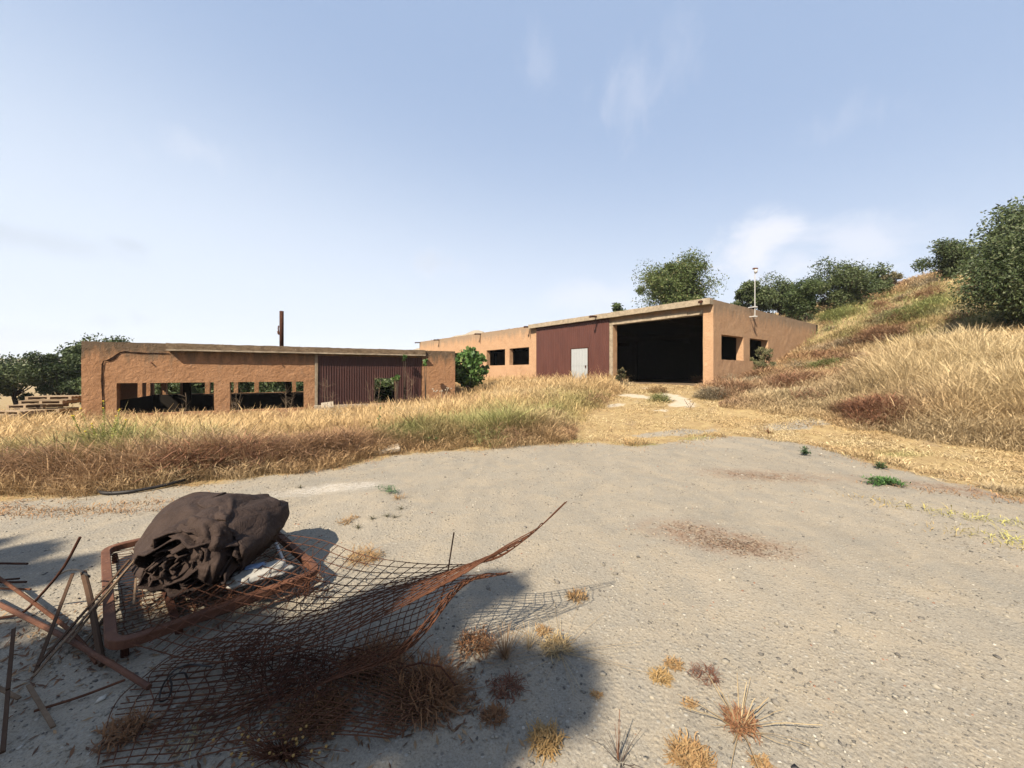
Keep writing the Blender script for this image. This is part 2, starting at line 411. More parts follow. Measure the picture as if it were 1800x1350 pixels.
def build_ground():
    n = 470; s = np.linspace(-1, 1, n); b = 8.0
    g = 3500*np.sinh(b*s)/math.sinh(b)
    xs = g+1.0; ys = g+6.5
    X, Y = np.meshgrid(xs, ys); Z = ground(X, Y)
    V = np.stack([X.ravel(), Y.ravel(), Z.ravel()], 1)
    i = np.arange(n-1)[None, :]+np.arange(n-1)[:, None]*n; i = i.ravel()
    Fc = np.stack([i, i+1, i+n+1, i+n], 1)
    m = Mat('gravel_and_dry_ground', .95, .12)
    gv = m.attr('gravel'); pw = m.attr('powder'); rd = m.attr('litter'); pale = m.attr('pale'); green = m.attr('green')
    edge = m.math('ADD', gv, m.math('MULTIPLY', m.math('SUBTRACT', m.noise(2.6, 8, .72), .5), 1.5))
    mask = m.rng(edge, -.10, .12)
    # gravel
    c = m.mix(m.rng(m.noise(.55, 6, .6), .35, .65), (.40, .355, .285), (.345, .315, .262))
    c = m.mix(m.rng(m.noise(2.3, 8, .7, .6), .42, .66), c, (.46, .39, .29))
    c = m.mix(m.math('MULTIPLY', m.rng(m.noise(3.1, 9, .75, 1.2), .52, .76), .4), c, (.235, .205, .165))
    c = m.mix(m.math('MULTIPLY', m.rng(m.noise(.9, 7, .65, 1.5, sc=(1.6, .45, 1)), .46, .66), .36), c, (.235, .215, .185))
    c = m.mix(m.math('MULTIPLY', m.rng(m.noise(.6, 8, .7, .8, sc=(1.3, .4, 1)), .52, .68), .6), c, (.52, .44, .33))
    grit = m.noise(95, 4, .8)
    c = m.mix(m.math('MULTIPLY', m.rng(grit, .50, .66), .60), c, (.52, .49, .43))
    c = m.mix(m.math('MULTIPLY', m.rng(grit, .47, .33), .62), c, (.115, .105, .095))
    pebv = m.N.new('ShaderNodeTexVoronoi'); pebv.inputs['Scale'].default_value = 34; m.L.new(m.pos, pebv.inputs['Vector'])
    sepc = m.N.new('ShaderNodeSeparateColor'); m.L.new(pebv.outputs['Color'], sepc.inputs[0])
    peb = m.math('MULTIPLY', m.rng(pebv.outputs['Distance'], .34, .24), m.rng(sepc.outputs[0], .72, .76))
    pebc = m.mix(sepc.outputs[1], (.17, .155, .14), (.60, .57, .50))
    c = m.mix(m.math('MULTIPLY', peb, .75), c, pebc)
    c = m.mix(m.math('MULTIPLY', m.rng(rd, .2, .9), m.rng(m.noise(7, 8, .75), .36, .58)), c, (.33, .235, .17))
    pwm = m.math('MULTIPLY', m.rng(m.math('ADD', pw, m.math('MULTIPLY', m.math('SUBTRACT', m.noise(4, 10, .85, sc=(1, 2.6, 1)), .5), 1.9)), .45, .95), .7)
    pwm = m.math('MULTIPLY', pwm, m.rng(m.noise(16, 9, .8, .8, sc=(1, 2.2, 1)), .42, .60))
    c = m.mix(pwm, c, (.78, .74, .68))
    # dry ground: straw mat, earth
    d = m.mix(m.rng(m.noise(3.5, 8, .75), .38, .62), (.50, .375, .185), (.36, .245, .125))
    d = m.mix(m.math('MULTIPLY', m.rng(m.noise(38, 6, .8, sc=(1, 3, 1)), .5, .68), .7), d, (.66, .53, .29))
    d = m.mix(m.math('MULTIPLY', m.rng(m.noise(1.7, 8, .7), .56, .70), .65), d, (.30, .24, .18))
    d = m.mix(m.math('MULTIPLY', m.rng(m.math('ADD', green, m.math('MULTIPLY', m.math('SUBTRACT', m.noise(6, 7, .8), .5), 1.2)), .35, .8), .7), d, (.27, .27, .10))
    d = m.mix(m.rng(m.math('ADD', pale, m.math('MULTIPLY', m.math('SUBTRACT', m.noise(3.4, 8, .75), .5), 1.5)), .42, .58), d, (.62, .54, .42))
    m.color(m.mix(mask, d, c))
    hh = m.math('ADD', m.math('MULTIPLY', m.noise(60, 5, .75), .6), m.math('MULTIPLY', m.rng(pebv.outputs['Distance'], .5, .1), .5))
    hh = m.math('ADD', hh, m.math('MULTIPLY', m.noise(6, 6, .65), 1.5))
    m.bump(hh, .6, .013)
    o = npmesh('ground', V, Fc, m.m, smooth=True); o['kind'] = 'structure'
    x, y = V[:, 0], V[:, 1]
    def put(name, val):
        a = o.data.attributes.new(name, 'FLOAT', 'POINT'); a.data.foreach_set('value', val.astype(np.float32))
    gm = np.clip(sdf(x, y, GPOLY)*1.4, -1.5, 1.5)
    c0 = gp(820, 772) ; 
    gm = np.maximum(gm, -1.5)
    # thin gravelly tongue inside the straw in front of the track
    gm = np.maximum(gm, spot(x, y, 1180, 762, 1.3, .32, .25)*.9-.45)
    gm = np.maximum(gm, spot(x, y, 1390, 748, 1.2, .45, .1)*.8-.45)
    put('gravel', gm)
    put('powder', spot(x, y, 560, 862, 1.05, .30, .25)*.9+spot(x, y, 620, 852, .5, .22, .3)*.5)
    put('litter', np.clip(spot(x, y, 1290, 955, .55, .28, -.35)*1.3+spot(x, y, 1330, 835, .9, .42, -.3)+spot(x, y, 1700, 862, 1.3, .35, -.5)+.6*spot(x, y, 1180, 925, .5, .3), 0, 1))
    put('pale', np.clip(spot(x, y, 1113, 696, .5, 1.3, .5)+spot(x, y, 1186, 698, .42, 1.7, .0)+spot(x, y, 1080, 713, .7, .3, .5)+.9*spot(x, y, 1192, 712, .4, .5)+.8*spot(x, y, 1165, 722, .35, .35)+.9*spot(x, y, 1135, 682, .3, 1.0, .4), 0, 1)*.8)
    put('green', np.clip(spot(x, y, 1140, 783, .8, .22, .1)+spot(x, y, 1230, 770, .7, .22, .2)*.8+spot(x, y, 1560, 800, .9, .3)*.8+spot(x, y, 1000, 775, .5, .2)+spot(x, y, 1480, 780, 1., .3)*.5, 0, 1))
build_ground()

# ---------------------------------------------------------------- building helpers
def wall(O, U, V, z0, z1, length, thick, holes=(), n0=0.0, step=.3, jit=.006, seed=0):
    """wall along U from O, thickness along V from n0; holes (t0, t1, z0, z1); edges worn by jitter"""
    mb = MB(); tb = {0.0, length}; zb = {z0, z1}
    for h in holes: tb |= {h[0], h[1]}; zb |= {max(z0, h[2]), min(z1, h[3])}
    def fill(bs):
        bs = sorted(bs); out = []
        for a, b in zip(bs, bs[1:]):
            k = max(1, int(round((b-a)/step))); out += [a+(b-a)*i/k for i in range(k)]
        return out+[bs[-1]]
    T = fill(tb); Zs = fill(zb); nt, nz = len(T), len(Zs)
    def solid(i, j):
        if i < 0 or j < 0 or i >= nt-1 or j >= nz-1: return False
        t = (T[i]+T[i+1])/2; z = (Zs[j]+Zs[j+1])/2
        return not any(h[0] < t < h[1] and h[2] < z < h[3] for h in holes)
    idx = {}
    def vert(i, j, s):
        k = (i, j, s)
        if k in idx: return idx[k]
        t, z, nn = T[i], Zs[j], n0+(thick if s else 0)
        p = Vector((O[0]+U[0]*t+V[0]*nn, O[1]+U[1]*t+V[1]*nn, z))
        q = Vector((t*2.1+seed, z*2.3, s*5.0+seed))
        d = Vector((mnoise.noise(q), mnoise.noise(q+Vector((9, 3, 1))), mnoise.noise(q+Vector((2, 8, 5)))))*jit*2
        d2 = Vector((mnoise.noise(q*4), mnoise.noise(q*4+Vector((9, 3, 1))), mnoise.noise(q*4+Vector((2, 8, 5)))))*jit
        mb.v.append(tuple(p+d+d2)); idx[k] = len(mb.v)-1; return idx[k]
    for i in range(nt-1):
        for j in range(nz-1):
            if not solid(i, j): continue
            mb.f.append((vert(i, j, 0), vert(i+1, j, 0), vert(i+1, j+1, 0), vert(i, j+1, 0)))
            mb.f.append((vert(i, j, 1), vert(i, j+1, 1), vert(i+1, j+1, 1), vert(i+1, j, 1)))
            if not solid(i-1, j): mb.f.append((vert(i, j, 0), vert(i, j+1, 0), vert(i, j+1, 1), vert(i, j, 1)))
            if not solid(i+1, j): mb.f.append((vert(i+1, j, 0), vert(i+1, j, 1), vert(i+1, j+1, 1), vert(i+1, j+1, 0)))
            if not solid(i, j-1): mb.f.append((vert(i, j, 0), vert(i, j, 1), vert(i+1, j, 1), vert(i+1, j, 0)))
            if not solid(i, j+1): mb.f.append((vert(i, j+1, 0), vert(i+1, j+1, 0), vert(i+1, j+1, 1), vert(i, j+1, 1)))
    return mb
def pt(O, U, V, t, n, z): return Vector((O[0]+U[0]*t+V[0]*n, O[1]+U[1]*t+V[1]*n, z))
def beam(mb, O, U, V, t0, t1, n0, n1, z0, z1, k=1, jit=0):
    """long box, optionally in k ragged pieces along its length"""
    n = max(1, k); ring = []
    for i in range(n+1):
        t = t0+(t1-t0)*i/n
        r = []
        for a, z in ((n0, z0), (n1, z0), (n1, z1), (n0, z1)):
            d = (random.uniform(-jit, jit), random.uniform(-jit, jit)) if jit else (0, 0)
            r.append(pt(O, U, V, t, a+d[0], z+d[1]))
        ring += r
    fs = []
    for i in range(n):
        for k2 in range(4):
            a, b = i*4+k2, i*4+(k2+1) % 4; fs.append((a, b, b+4, a+4))
    fs += [(0, 3, 2, 1), (n*4, n*4+1, n*4+2, n*4+3)]
    mb.add(ring, fs)
def ribbed(O, U, V, t0, t1, n, z0, z1, pitch, depth, holes=(), zs=()):
    """trapezoidal sheet metal seen from -V side, one continuous profile"""
    mb = MB(); prof = []; t = t0
    while t < t1-1e-6:
        prof += [(t, 0), (t+pitch*.40, 0), (t+pitch*.5, -depth), (t+pitch*.9, -depth)]; t += pitch
    prof = [(min(a, t1), b) for a, b in prof]+[(t1, 0)]
    zz = sorted({z0, z1} | set(zs)); base = len(mb.v)
    for z in zz:
        for a, b in prof: mb.v.append(tuple(pt(O, U, V, a, n+b, z)))
    w = len(prof)
    for j in range(len(zz)-1):
        for i in range(w-1):
            tm = (prof[i][0]+prof[i+1][0])/2; zm = (zz[j]+zz[j+1])/2
            if any(h[0] < tm < h[1] and h[2] < zm < h[3] for h in holes): continue
            mb.f.append((j*w+i, j*w+i+1, (j+1)*w+i+1, (j+1)*w+i))
    return mb

# ---------------------------------------------------------------- right building (large shed on the rise)
ZT = 4.94
rb = empty('farm_shed', (CR[0], CR[1], 1.0), 'large terracotta farm shed on the rise with a wide black doorway and brown gate', 'building')
B = (CR, UR, VR)
fw_holes = [(.47, 5.51, .5, 4.50), (12.78, 15.05, 2.21, 3.45), (15.6, 18.1, 2.21, 3.45), (19.2, 21.6, 2.21, 3.45), (22.3, 24.6, 2.21, 3.45), (5.75, 11.7, .5, 4.45)]
obj('front_wall', wall(*B, .2, ZT, 30.8, .34, fw_holes, seed=1), M['stucco_right'], rb)
# side wall runs along VR; its thickness goes along UR, butted behind the front wall
sw = wall(CR+VR*.345, VR, UR, .2, ZT-.012, 14.6, .34, [(.78-.345, 3.2-.345, 2.23, 3.40), (3.96-.345, 6.4-.345, 2.23, 3.40)], n0=.0, seed=2)
obj('side_wall', sw, M['stucco_right'], rb)
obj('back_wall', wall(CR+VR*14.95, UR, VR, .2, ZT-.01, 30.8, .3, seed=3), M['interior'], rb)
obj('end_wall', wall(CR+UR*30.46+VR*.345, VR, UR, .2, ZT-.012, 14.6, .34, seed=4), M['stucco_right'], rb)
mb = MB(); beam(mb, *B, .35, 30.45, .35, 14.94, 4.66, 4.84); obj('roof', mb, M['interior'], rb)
mb = MB(); beam(mb, *B, .35, 30.45, .0, 14.94, .8, 1.04); obj('floor', mb, M['concrete_dark'], rb)
mb = MB(); beam(mb, *B, .0, 12.47, -.34, -.004, 4.70, 4.97, 40, .008); obj('roof_ledge', mb, M['concrete'], rb)
mb = MB(); beam(mb, *B, 1.2, 5.8, -.06, .33, 4.31, 4.495, 16, .008); beam(mb, *B, .48, 1.19, -.03, .33, 4.315, 4.495, 3, .006); obj('lintel', mb, M['concrete'], rb)
mb = MB(); beam(mb, *B, 5.52, 5.74, -.05, .30, .6, 4.305, 14, .012); obj('door_post', mb, M['concrete'], rb)
gate = obj('sliding_gate', ribbed(*B, 5.72, 11.88, -.10, .98, 4.66, .16, .018, [(7.27, 8.63, .9, 3.1)], (3.1,)), M['brown_steel'], rb)
mb = MB(); beam(mb, *B, 5.70, 11.9, -.16, -.03, 4.655, 4.695, 1); obj('gate_rail', mb, M['rust_dark'], gate)
dr = obj('wicket_door', ribbed(*B, 7.29, 8.61, -.105, 1.0, 3.085, .22, .012), M['pale_steel'], gate)
mb = MB()
for a, b, z0, z1 in ((7.22, 7.285, 1., 3.09), (8.615, 8.68, 1., 3.09), (7.22, 8.68, 3.095, 3.15)): beam(mb, *B, a, b, -.125, -.09, z0, z1)
obj('door_frame', mb, M['rust_dark'], gate)
mb = MB(); mb.box(pt(*B, 7.42, -.15, 2.0), (.03, 0, 0), (0, .03, 0), (0, 0, .07)); obj('door_handle', mb, M['rust_dark'], gate)
mb = MB(); beam(mb, *B, 7.3, 8.6, -.125, -.118, 2.05, 2.10); obj('door_rail', mb, M['pale_steel'], gate)
mb = MB()    # dim interior: frames and a middle beam
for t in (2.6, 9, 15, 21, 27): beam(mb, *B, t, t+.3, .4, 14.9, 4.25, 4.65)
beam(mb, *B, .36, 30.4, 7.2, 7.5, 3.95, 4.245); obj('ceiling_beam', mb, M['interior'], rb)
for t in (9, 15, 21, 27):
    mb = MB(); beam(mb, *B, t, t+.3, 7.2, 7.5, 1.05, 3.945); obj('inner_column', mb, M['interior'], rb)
for t in (26.3, 18.97, 12.62, 6.44, 30.6, .35):
    mb = MB(); n0 = -.3 if t < 12.5 else 0
    L = .55 if t > 1 else .22
    p0 = pt(*B, t, n0+.05, 4.99 if t > 12.5 else 4.87); p1 = pt(*B, t, n0-L, p0.z-.03)
    if t < 12.5: p0.z = 4.86; p1.z = 4.82
    else: p0.z = 4.86; p1.z = 4.83
    mb.tube([p0, p1], .055, 8); mb.box(p1+Vector((0, 0, -.02)), (.06, 0, 0), (0, .06, 0), (0, 0, .05))
    sp = obj('drain_spout', mb, M['rust_dark'], rb)
# grime running down from each spout is a stain of its own colour
m = Mat('runoff_stain', 1, 0); M['stain'] = m.color(m.mix(m.noise(14, 6, .8), (.23, .15, .10), (.38, .23, .14))).m
for t in (26.3, 18.97, 12.62):
    mb = MB(); w = .05
    pts = [(t-w, 4.80), (t+w, 4.80), (t+w*.7, 4.45), (t+w*.5, 4.1+random.random()*.2), (t, 3.95), (t-w*.6, 4.2), (t-w*.9, 4.5)]
    mb.add([pt(*B, a, -.035, z) for a, z in pts], [tuple(range(len(pts)))]); obj('stain', mb, M['stain'], rb)

# mast with a small camera at its head, clamped to the side wall
s0 = 3.9; base = CR+VR*s0
ma = empty('camera_mast', (base[0]-UR[0]*.28, base[1]-UR[1]*.28, 4.3), 'thin white mast with a small security camera clamped to the shed side wall', 'mast')
P = lambda off, z: Vector((base[0]-UR[0]*off, base[1]-UR[1]*off, z))
mb = MB(); mb.tube([P(.26, 4.38), P(.26, 6.78)], .021, 8); obj('pole', mb, M['white'], ma)
for zz in (4.48, 4.96):
    mb = MB(); mb.tube([P(-.05, zz), P(.32, zz)], .025, 6); mb.box(P(.26, zz), (.09, .02, 0), (-.02, .05, 0), (0, 0, .03)); obj('bracket', mb, M['white'], ma)
mb = MB(); mb.blob(P(.30, 6.76), .085, .085, .12, 0, 2); obj('camera_housing', mb, M['white'], ma, True)
mb = MB(); mb.box(P(.26, 6.90), (.09, 0, 0), (0, .07, 0), (0, 0, .035)); mb.tube([P(.2, 6.9)+Vector((.1, 0, 0)), P(.2, 6.9)+Vector((.2, -.05, .02))], .035, 8); obj('camera_head', mb, M['rust_tube'], ma, bevel=.02)

# ---------------------------------------------------------------- left building (long low shed)
ZL = 2.82; A3 = (AL, UL, VL)
lb = empty('low_shed', (AL[0], AL[1], -.6), 'long low terracotta shed on the left with a cracked wall and ribbed brown sheet', 'building')
fh = [(.99, 4.07, -.03, 1.21), (4.63, 7.47, -.03, 1.21), (8.07, 13.07, .06, 2.43)]
obj('front_wall', wall(*A3, -1.6, ZL, 14.95, .34, fh, jit=.007, seed=5), M['stucco_left'], lb)
lsw = [(4.32, 4.95, .42, 1.5), (5.5, 6.1, .42, 1.5)]
obj('side_wall', wall(AL+VL*.345, VL, UL, -1.6, ZL-.015, 6.35, .3, lsw, seed=6), M['stucco_left'], lb)
bh = [(.34, .66, .45, 1.5), (.88, 1.48, .45, 1.5), (1.66, 2.57, .45, 1.5), (2.79, 3.9, .45, 1.5), (4.1, 4.9, .45, 1.5), (5.12, 6.85, .45, 1.5), (7.05, 9.0, .45, 1.5), (11.0, 13.8, -.5, 2.3)]
obj('back_wall', wall(AL+VL*6.7, UL, VL, -1.6, ZL-.01, 14.95, .3, bh, seed=7), M['stucco_left'], lb)
obj('end_wall', wall(AL+UL*14.61+VL*.345, VL, UL, -1.6, ZL-.015, 6.35, .34, seed=8), M['stucco_left'], lb)
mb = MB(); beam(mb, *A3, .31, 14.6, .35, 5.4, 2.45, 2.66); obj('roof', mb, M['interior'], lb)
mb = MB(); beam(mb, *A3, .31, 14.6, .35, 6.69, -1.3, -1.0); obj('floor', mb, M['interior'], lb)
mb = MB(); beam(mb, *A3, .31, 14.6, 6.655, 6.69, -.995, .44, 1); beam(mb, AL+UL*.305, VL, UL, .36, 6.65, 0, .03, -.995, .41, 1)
obj('shade_lining', mb, M['interior'], lb)  # added dark panels, shade painted below the back and side sills
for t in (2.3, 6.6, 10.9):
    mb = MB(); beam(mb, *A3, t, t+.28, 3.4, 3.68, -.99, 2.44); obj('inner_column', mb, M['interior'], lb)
mb = MB(); beam(mb, *A3, 2.5, 13.25, -.10, -.02, 2.60, 2.83, 50, .014); obj('roof_band', mb, M['concrete_dark'], lb)
mb = MB(); beam(mb, *A3, 2.55, 13.2, -.30, -.02, 2.52, 2.585, 40, .006); obj('roof_ledge', mb, M['concrete'], lb)
mb = MB(); beam(mb, *A3, 7.93, 8.06, -.05, .3, .0, 2.50, 12, .012); obj('door_post', mb, M['concrete'], lb)
obj('sheet_panel', ribbed(*A3, 8.075, 13.06, .04, .06, 2.43, .115, .035, [(10.62, 11.66, .0, 1.34)], (1.34,)), M['brown_sheet'], lb)
mb = MB(); beam(mb, *A3, 7.9, 14.9, -.30, -.12, -.7, .07, 40, .012); obj('kerb_wall', mb, M['slab'], lb)
mb = MB()
cps = [at(295, 621, 1), ]
def onwall(px, zoomy):  # photo pixel to wall (t, z)
    r = (px-CX)/F; t = (AL[1]*r-AL[0])/(UL[0]-r*UL[1]); Y = AL[1]+UL[1]*t
    return t, EYE+(HY-zoomy)/F*Y
ck = [(298, 621.8, .018), (285, 621.5, .03), (272, 621, .035), (258, 621.2, .03), (245, 620.5, .045), (232, 619.8, .035), (221, 618.3, .05), (212, 619.6, .045), (207, 623, .06), (201, 629, .09), (193, 633, .10), (188, 634, .04), (182.5, 634.8, .035), (180.4, 641, .04), (179.8, 655, .045), (179.6, 670, .04), (180.4, 685, .045), (181, 700, .04), (181.3, 716, .035), (181.5, 730, .03)]
L1 = []; L2 = []
for k, (x, y, w) in enumerate(ck):
    x2, y2, _ = ck[min(k+1, len(ck)-1)]; x1, y1, _ = ck[max(k-1, 0)]
    t, z = onwall(x, y); dx, dy = x2-x1, -(y2-y1); l = math.hypot(dx, dy)
    w *= random.uniform(.9, 1.7); L1.append(pt(*A3, t-dy/l*w/2, -.02, z+dx/l*w/2)); L2.append(pt(*A3, t+dy/l*w/2, -.02, z-dx/l*w/2))
mb.add(L1+L2, [(i, i+1, i+1+len(L1), i+len(L1)) for i in range(len(L1)-1)])
m = Mat('crack_shadow', 1, 0); M['crack'] = m.color((.035, .02, .015)).m
obj('wall_crack', mb, M['crack'], lb)
for (x, y) in ((266, 637), (494, 639)):
    t, z = onwall(x, y); mb = MB(); mb.tube([pt(*A3, t, .05, z), pt(*A3, t, -.09, z-.02)], .025, 8); obj('wall_stub', mb, M['clay'], lb)
mb = MB(); c0 = Vector(((495-CX)/F*19.6, 19.6, 2.62))
mb.tube([c0, c0+Vector((0, 0, 1.2)), c0+Vector((0, 0, 2.08))], .095, 14); chim = obj('chimney_pipe', mb, M['rust_dark'], lb, True)
mb = MB(); mb.tube([c0+Vector((-.12, -.03, .9)), c0+Vector((-.15, -.03, 1.2)), c0+Vector((-.13, -.03, 1.35))], .03, 6); mb.blob(c0+Vector((-.13, -.04, 1.0)), .05, .05, .10, .4); obj('pipe_clamp', mb, M['rust'], chim)
# ---------------------------------------------------------------- trees
def leaf_cloud(centres, radii, n_per, size, pal, aspect=2.2, shell=.55, drop=.0):
    """many small leaf faces around clump centres; colours vary leaf by leaf and clump by clump"""
    Vs = []; Cs = []
    for c, r in zip(centres, radii):
        n = int(n_per); u = rng.normal(size=(n, 3)); u /= np.linalg.norm(u, axis=1)[:, None]
        rad = r*(shell+(1-shell)*rng.random(n))[:, None]*np.array([1, 1, .82])
        p = c+u*rad+rng.normal(size=(n, 3))*r*.10; p[:, 2] -= drop*rng.random(n)
        d = u*.6+rng.normal(size=(n, 3))*.8; d /= np.linalg.norm(d, axis=1)[:, None]
        w = np.cross(d, rng.normal(size=(n, 3))); w /= np.linalg.norm(w, axis=1)[:, None]
        s = size*(.6+.8*rng.random(n))[:, None]
        q = np.stack([p-d*s, p+w*s/aspect, p+d*s, p-w*s/aspect], 1); Vs.append(q.reshape(-1, 3))
        a, b = np.array(pal[0]), np.array(pal[1]); k = np.clip(rng.random()*.75-.1+rng.random(n)*.5, 0, 1)[:, None]
        col = a*(1-k)+b*k
        if len(pal) > 2: e = (rng.random(n) < pal[3])[:, None]; col = np.where(e, np.array(pal[2]), col)
        Cs.append(np.repeat(col, 4, 0))
    V = np.concatenate(Vs); C = np.concatenate(Cs); f = np.arange(len(V)).reshape(-1, 4)
    return V, f, C
OLIVE = ((.060, .095, .034), (.145, .185, .075), (.26, .29, .16), .10)
DARK = ((.045, .078, .028), (.12, .165, .058), (.18, .22, .09), .08)
ALMOND = ((.08, .125, .035), (.19, .24, .075), (.30, .28, .12), .10)
def tree(name, label, cat, x, y, top, w, h, pal, n=26, leaf=.10, per=330, group=None, flat=1.0, base=None, open_=.0, seed=0, trunk=.14):
    g = gz(x, y) if base is None else base
    random.seed(seed+int(x*7)+int(y*13))
    e = empty(name, (x, y, g), label, cat, group)
    zc = top-h/2; cen = []; rad = []
    mbt = MB(); fork = Vector((x+random.uniform(-.15, .15), y, g+max(.25, (zc-h*.35-g)*.8)))
    mbt.tube([(x, y, g-.3), (x+random.uniform(-.1, .1), y, (g+fork.z)/2), fork], trunk*1.3, 9, trunk*.8)
    for i in range(n):
        for _ in range(50):
            a = random.uniform(0, 2*math.pi); rr = math.sqrt(random.random())
            zz = random.uniform(-1, 1)
            lim = math.sqrt(max(0, 1-abs(zz)**2.2))*(1.0 if zz < .2 else .92)
            if rr <= lim or lim > .95: break
        rr *= 1 if rr < lim else lim/max(rr, 1e-3)
        k = random.uniform(.70, 1.20)
        c = Vector((x+math.cos(a)*rr*w/2*k*.80, y+math.sin(a)*rr*w/2*k*.80, zc+zz*h/2*.80*k*flat))
        cen.append(np.array(c)); rad.append(random.choice((.15, .20, .26, .34))*random.uniform(.85, 1.15)*min(w, h)*.78)
        if i % 2 == 0:
            mid = fork.lerp(c, .5)+Vector((random.uniform(-.15, .15), random.uniform(-.15, .15), -.12))
            mbt.tube([fork, mid, c], trunk*.42, 5, .012)
    V, f, C = leaf_cloud(cen, rad, per, leaf, pal, shell=.35 if not open_ else .15)
    V = V-np.array([x, y, g])
    npmesh('crown', V, f, M['leaf'], C, e)
    obj('trunk', mbt, M['bark'], e, True)
    return e
def tpx(name, label, px, ytop, ybot, wpx, Y, pal, **k):
    x = (px-CX)/F*Y; top = EYE+(HY-ytop)/F*Y; h = (ybot-ytop)/F*Y; w = wpx/F*Y
    return tree(name, label, 'tree', x, Y, top, w, h, pal, **k)
tpx('almond_tree', 'tall bright green tree rising behind the right shed roof', 1185, 446, 560, 142, 37, ALMOND, n=66, leaf=.09, per=640, open_=.15, trunk=.3)
tpx('small_tree', 'small round green tree just left of the tall tree behind the shed roof', 1084, 533, 570, 42, 40, DARK, n=12, leaf=.15, per=160)
G1 = 'olive trees along the hill crest'
tpx('olive_tree', 'long dark olive tree nearest the camera mast on the hill', 1322, 492, 562, 96, 31, OLIVE, n=22, leaf=.08, per=620, group=G1)
tpx('olive_tree', 'olive tree behind and above the long one, middle of the crest row', 1370, 480, 560, 84, 33, OLIVE, n=22, leaf=.08, per=620, group=G1)
tpx('olive_tree', 'small rounded olive tree between two taller ones on the crest', 1416, 483, 560, 66, 30, DARK, n=16, leaf=.08, per=620, group=G1)
tpx('olive_tree', 'tallest olive tree of the crest row, a lobed dark crown', 1480, 450, 548, 120, 31, OLIVE, n=32, leaf=.08, per=620, group=G1)
tpx('olive_tree', 'lighter olive tree at the right end of the crest row', 1534, 464, 520, 62, 33, OLIVE, n=16, leaf=.10, per=330, group=G1)
tpx('dry_bush', 'low greyish bush on the skyline right of the crest olives', 1572, 474, 502, 34, 32, ((.20, .18, .10), (.30, .26, .15)), n=9, leaf=.08, per=150, open_=.1)
tpx('olive_tree', 'olive tree on the hilltop, left of the big tree at the edge', 1676, 412, 498, 82, 28, OLIVE, n=24, leaf=.08, per=620, group=G1)
tpx('olive_tree', 'big dark olive tree at the right edge above the tall pale grass', 1822, 350, 606, 226, 15.5, OLIVE, n=80, leaf=.055, per=1000, trunk=.22)
tpx('olive_tree', 'pale-topped olive tree behind the big one at the right edge', 1850, 340, 480, 200, 19, OLIVE, n=34, leaf=.09, per=420, trunk=.2)
G2 = 'dark trees beyond the pallets'
tpx('evergreen_tree', 'bushy dark tree at the far left edge beyond the pallets', 28, 612, 705, 108, 27, OLIVE, n=30, leaf=.08, per=620, group=G2)
tpx('evergreen_tree', 'dark tree between the far left one and the low shed corner', 105, 614, 708, 80, 28, DARK, n=26, leaf=.08, per=620, group=G2)
tpx('evergreen_tree', 'taller dark tree rising behind the low shed corner', 150, 588, 704, 104, 30, DARK, n=34, leaf=.12, per=420, group=G2)
tpx('evergreen_tree', 'tree whose crown just tops the low shed roof', 214, 585, 690, 86, 36, DARK, n=30, leaf=.11, per=420, group=G2, open_=.1)
tpx('evergreen_tree', 'dark bush filling the gap left of the pallets', -30, 618, 710, 110, 31, DARK, n=22, leaf=.12, per=330, group=G2)
tpx('evergreen_tree', 'tree seen through the left back windows of the low shed', 300, 634, 700, 130, 44, DARK, n=18, leaf=.16, per=260, group=G2)
tpx('evergreen_tree', 'tree seen through the right back windows of the low shed', 400, 636, 700, 130, 46, DARK, n=18, leaf=.16, per=260, group=G2)
for i_, (px_, yt_, Y_, w_) in enumerate(((-90, 604, 29, 120), (225, 640, 33, 90), (345, 640, 32, 110), (440, 642, 34, 110), (520, 640, 33, 110), (610, 642, 35, 120), (690, 640, 36, 110))):
    tpx('evergreen_tree', ('dark tree just outside the left edge beyond the pallets', 'bush seen through the first open window of the low shed, leftmost', 'bush seen through the first open window of the low shed, right part', 'bush seen between the two open windows of the low shed', 'bush seen through the second open window of the low shed', 'bush behind the left half of the ribbed sheet', 'bush behind the hole in the ribbed sheet')[i_], px_, yt_, 722, w_*1.35, Y_-4, DARK, n=36, leaf=.12, per=330, group=G2)
# trees behind the viewpoint whose shade falls over the scrap heap
tree('olive_tree', 'broad olive tree behind the viewpoint shading the bars at the left edge', 'tree', -8.9, -4.2, 8.1, 3.0, 1.0, OLIVE, n=40, leaf=.085, per=260, seed=3, trunk=.16)
tree('olive_tree', 'wide olive tree behind the viewpoint shading the bottom of the wire mesh', 'tree', -6.45, -5.85, 8.2, 4.4, 1.2, OLIVE, n=120, leaf=.085, per=300, seed=9, trunk=.2)
tree('olive_tree', 'small olive tree behind the viewpoint shading the middle of the wire mesh', 'tree', -5.0, -4.95, 8.0, 2.6, .9, OLIVE, n=46, leaf=.08, per=240, seed=4, trunk=.12)

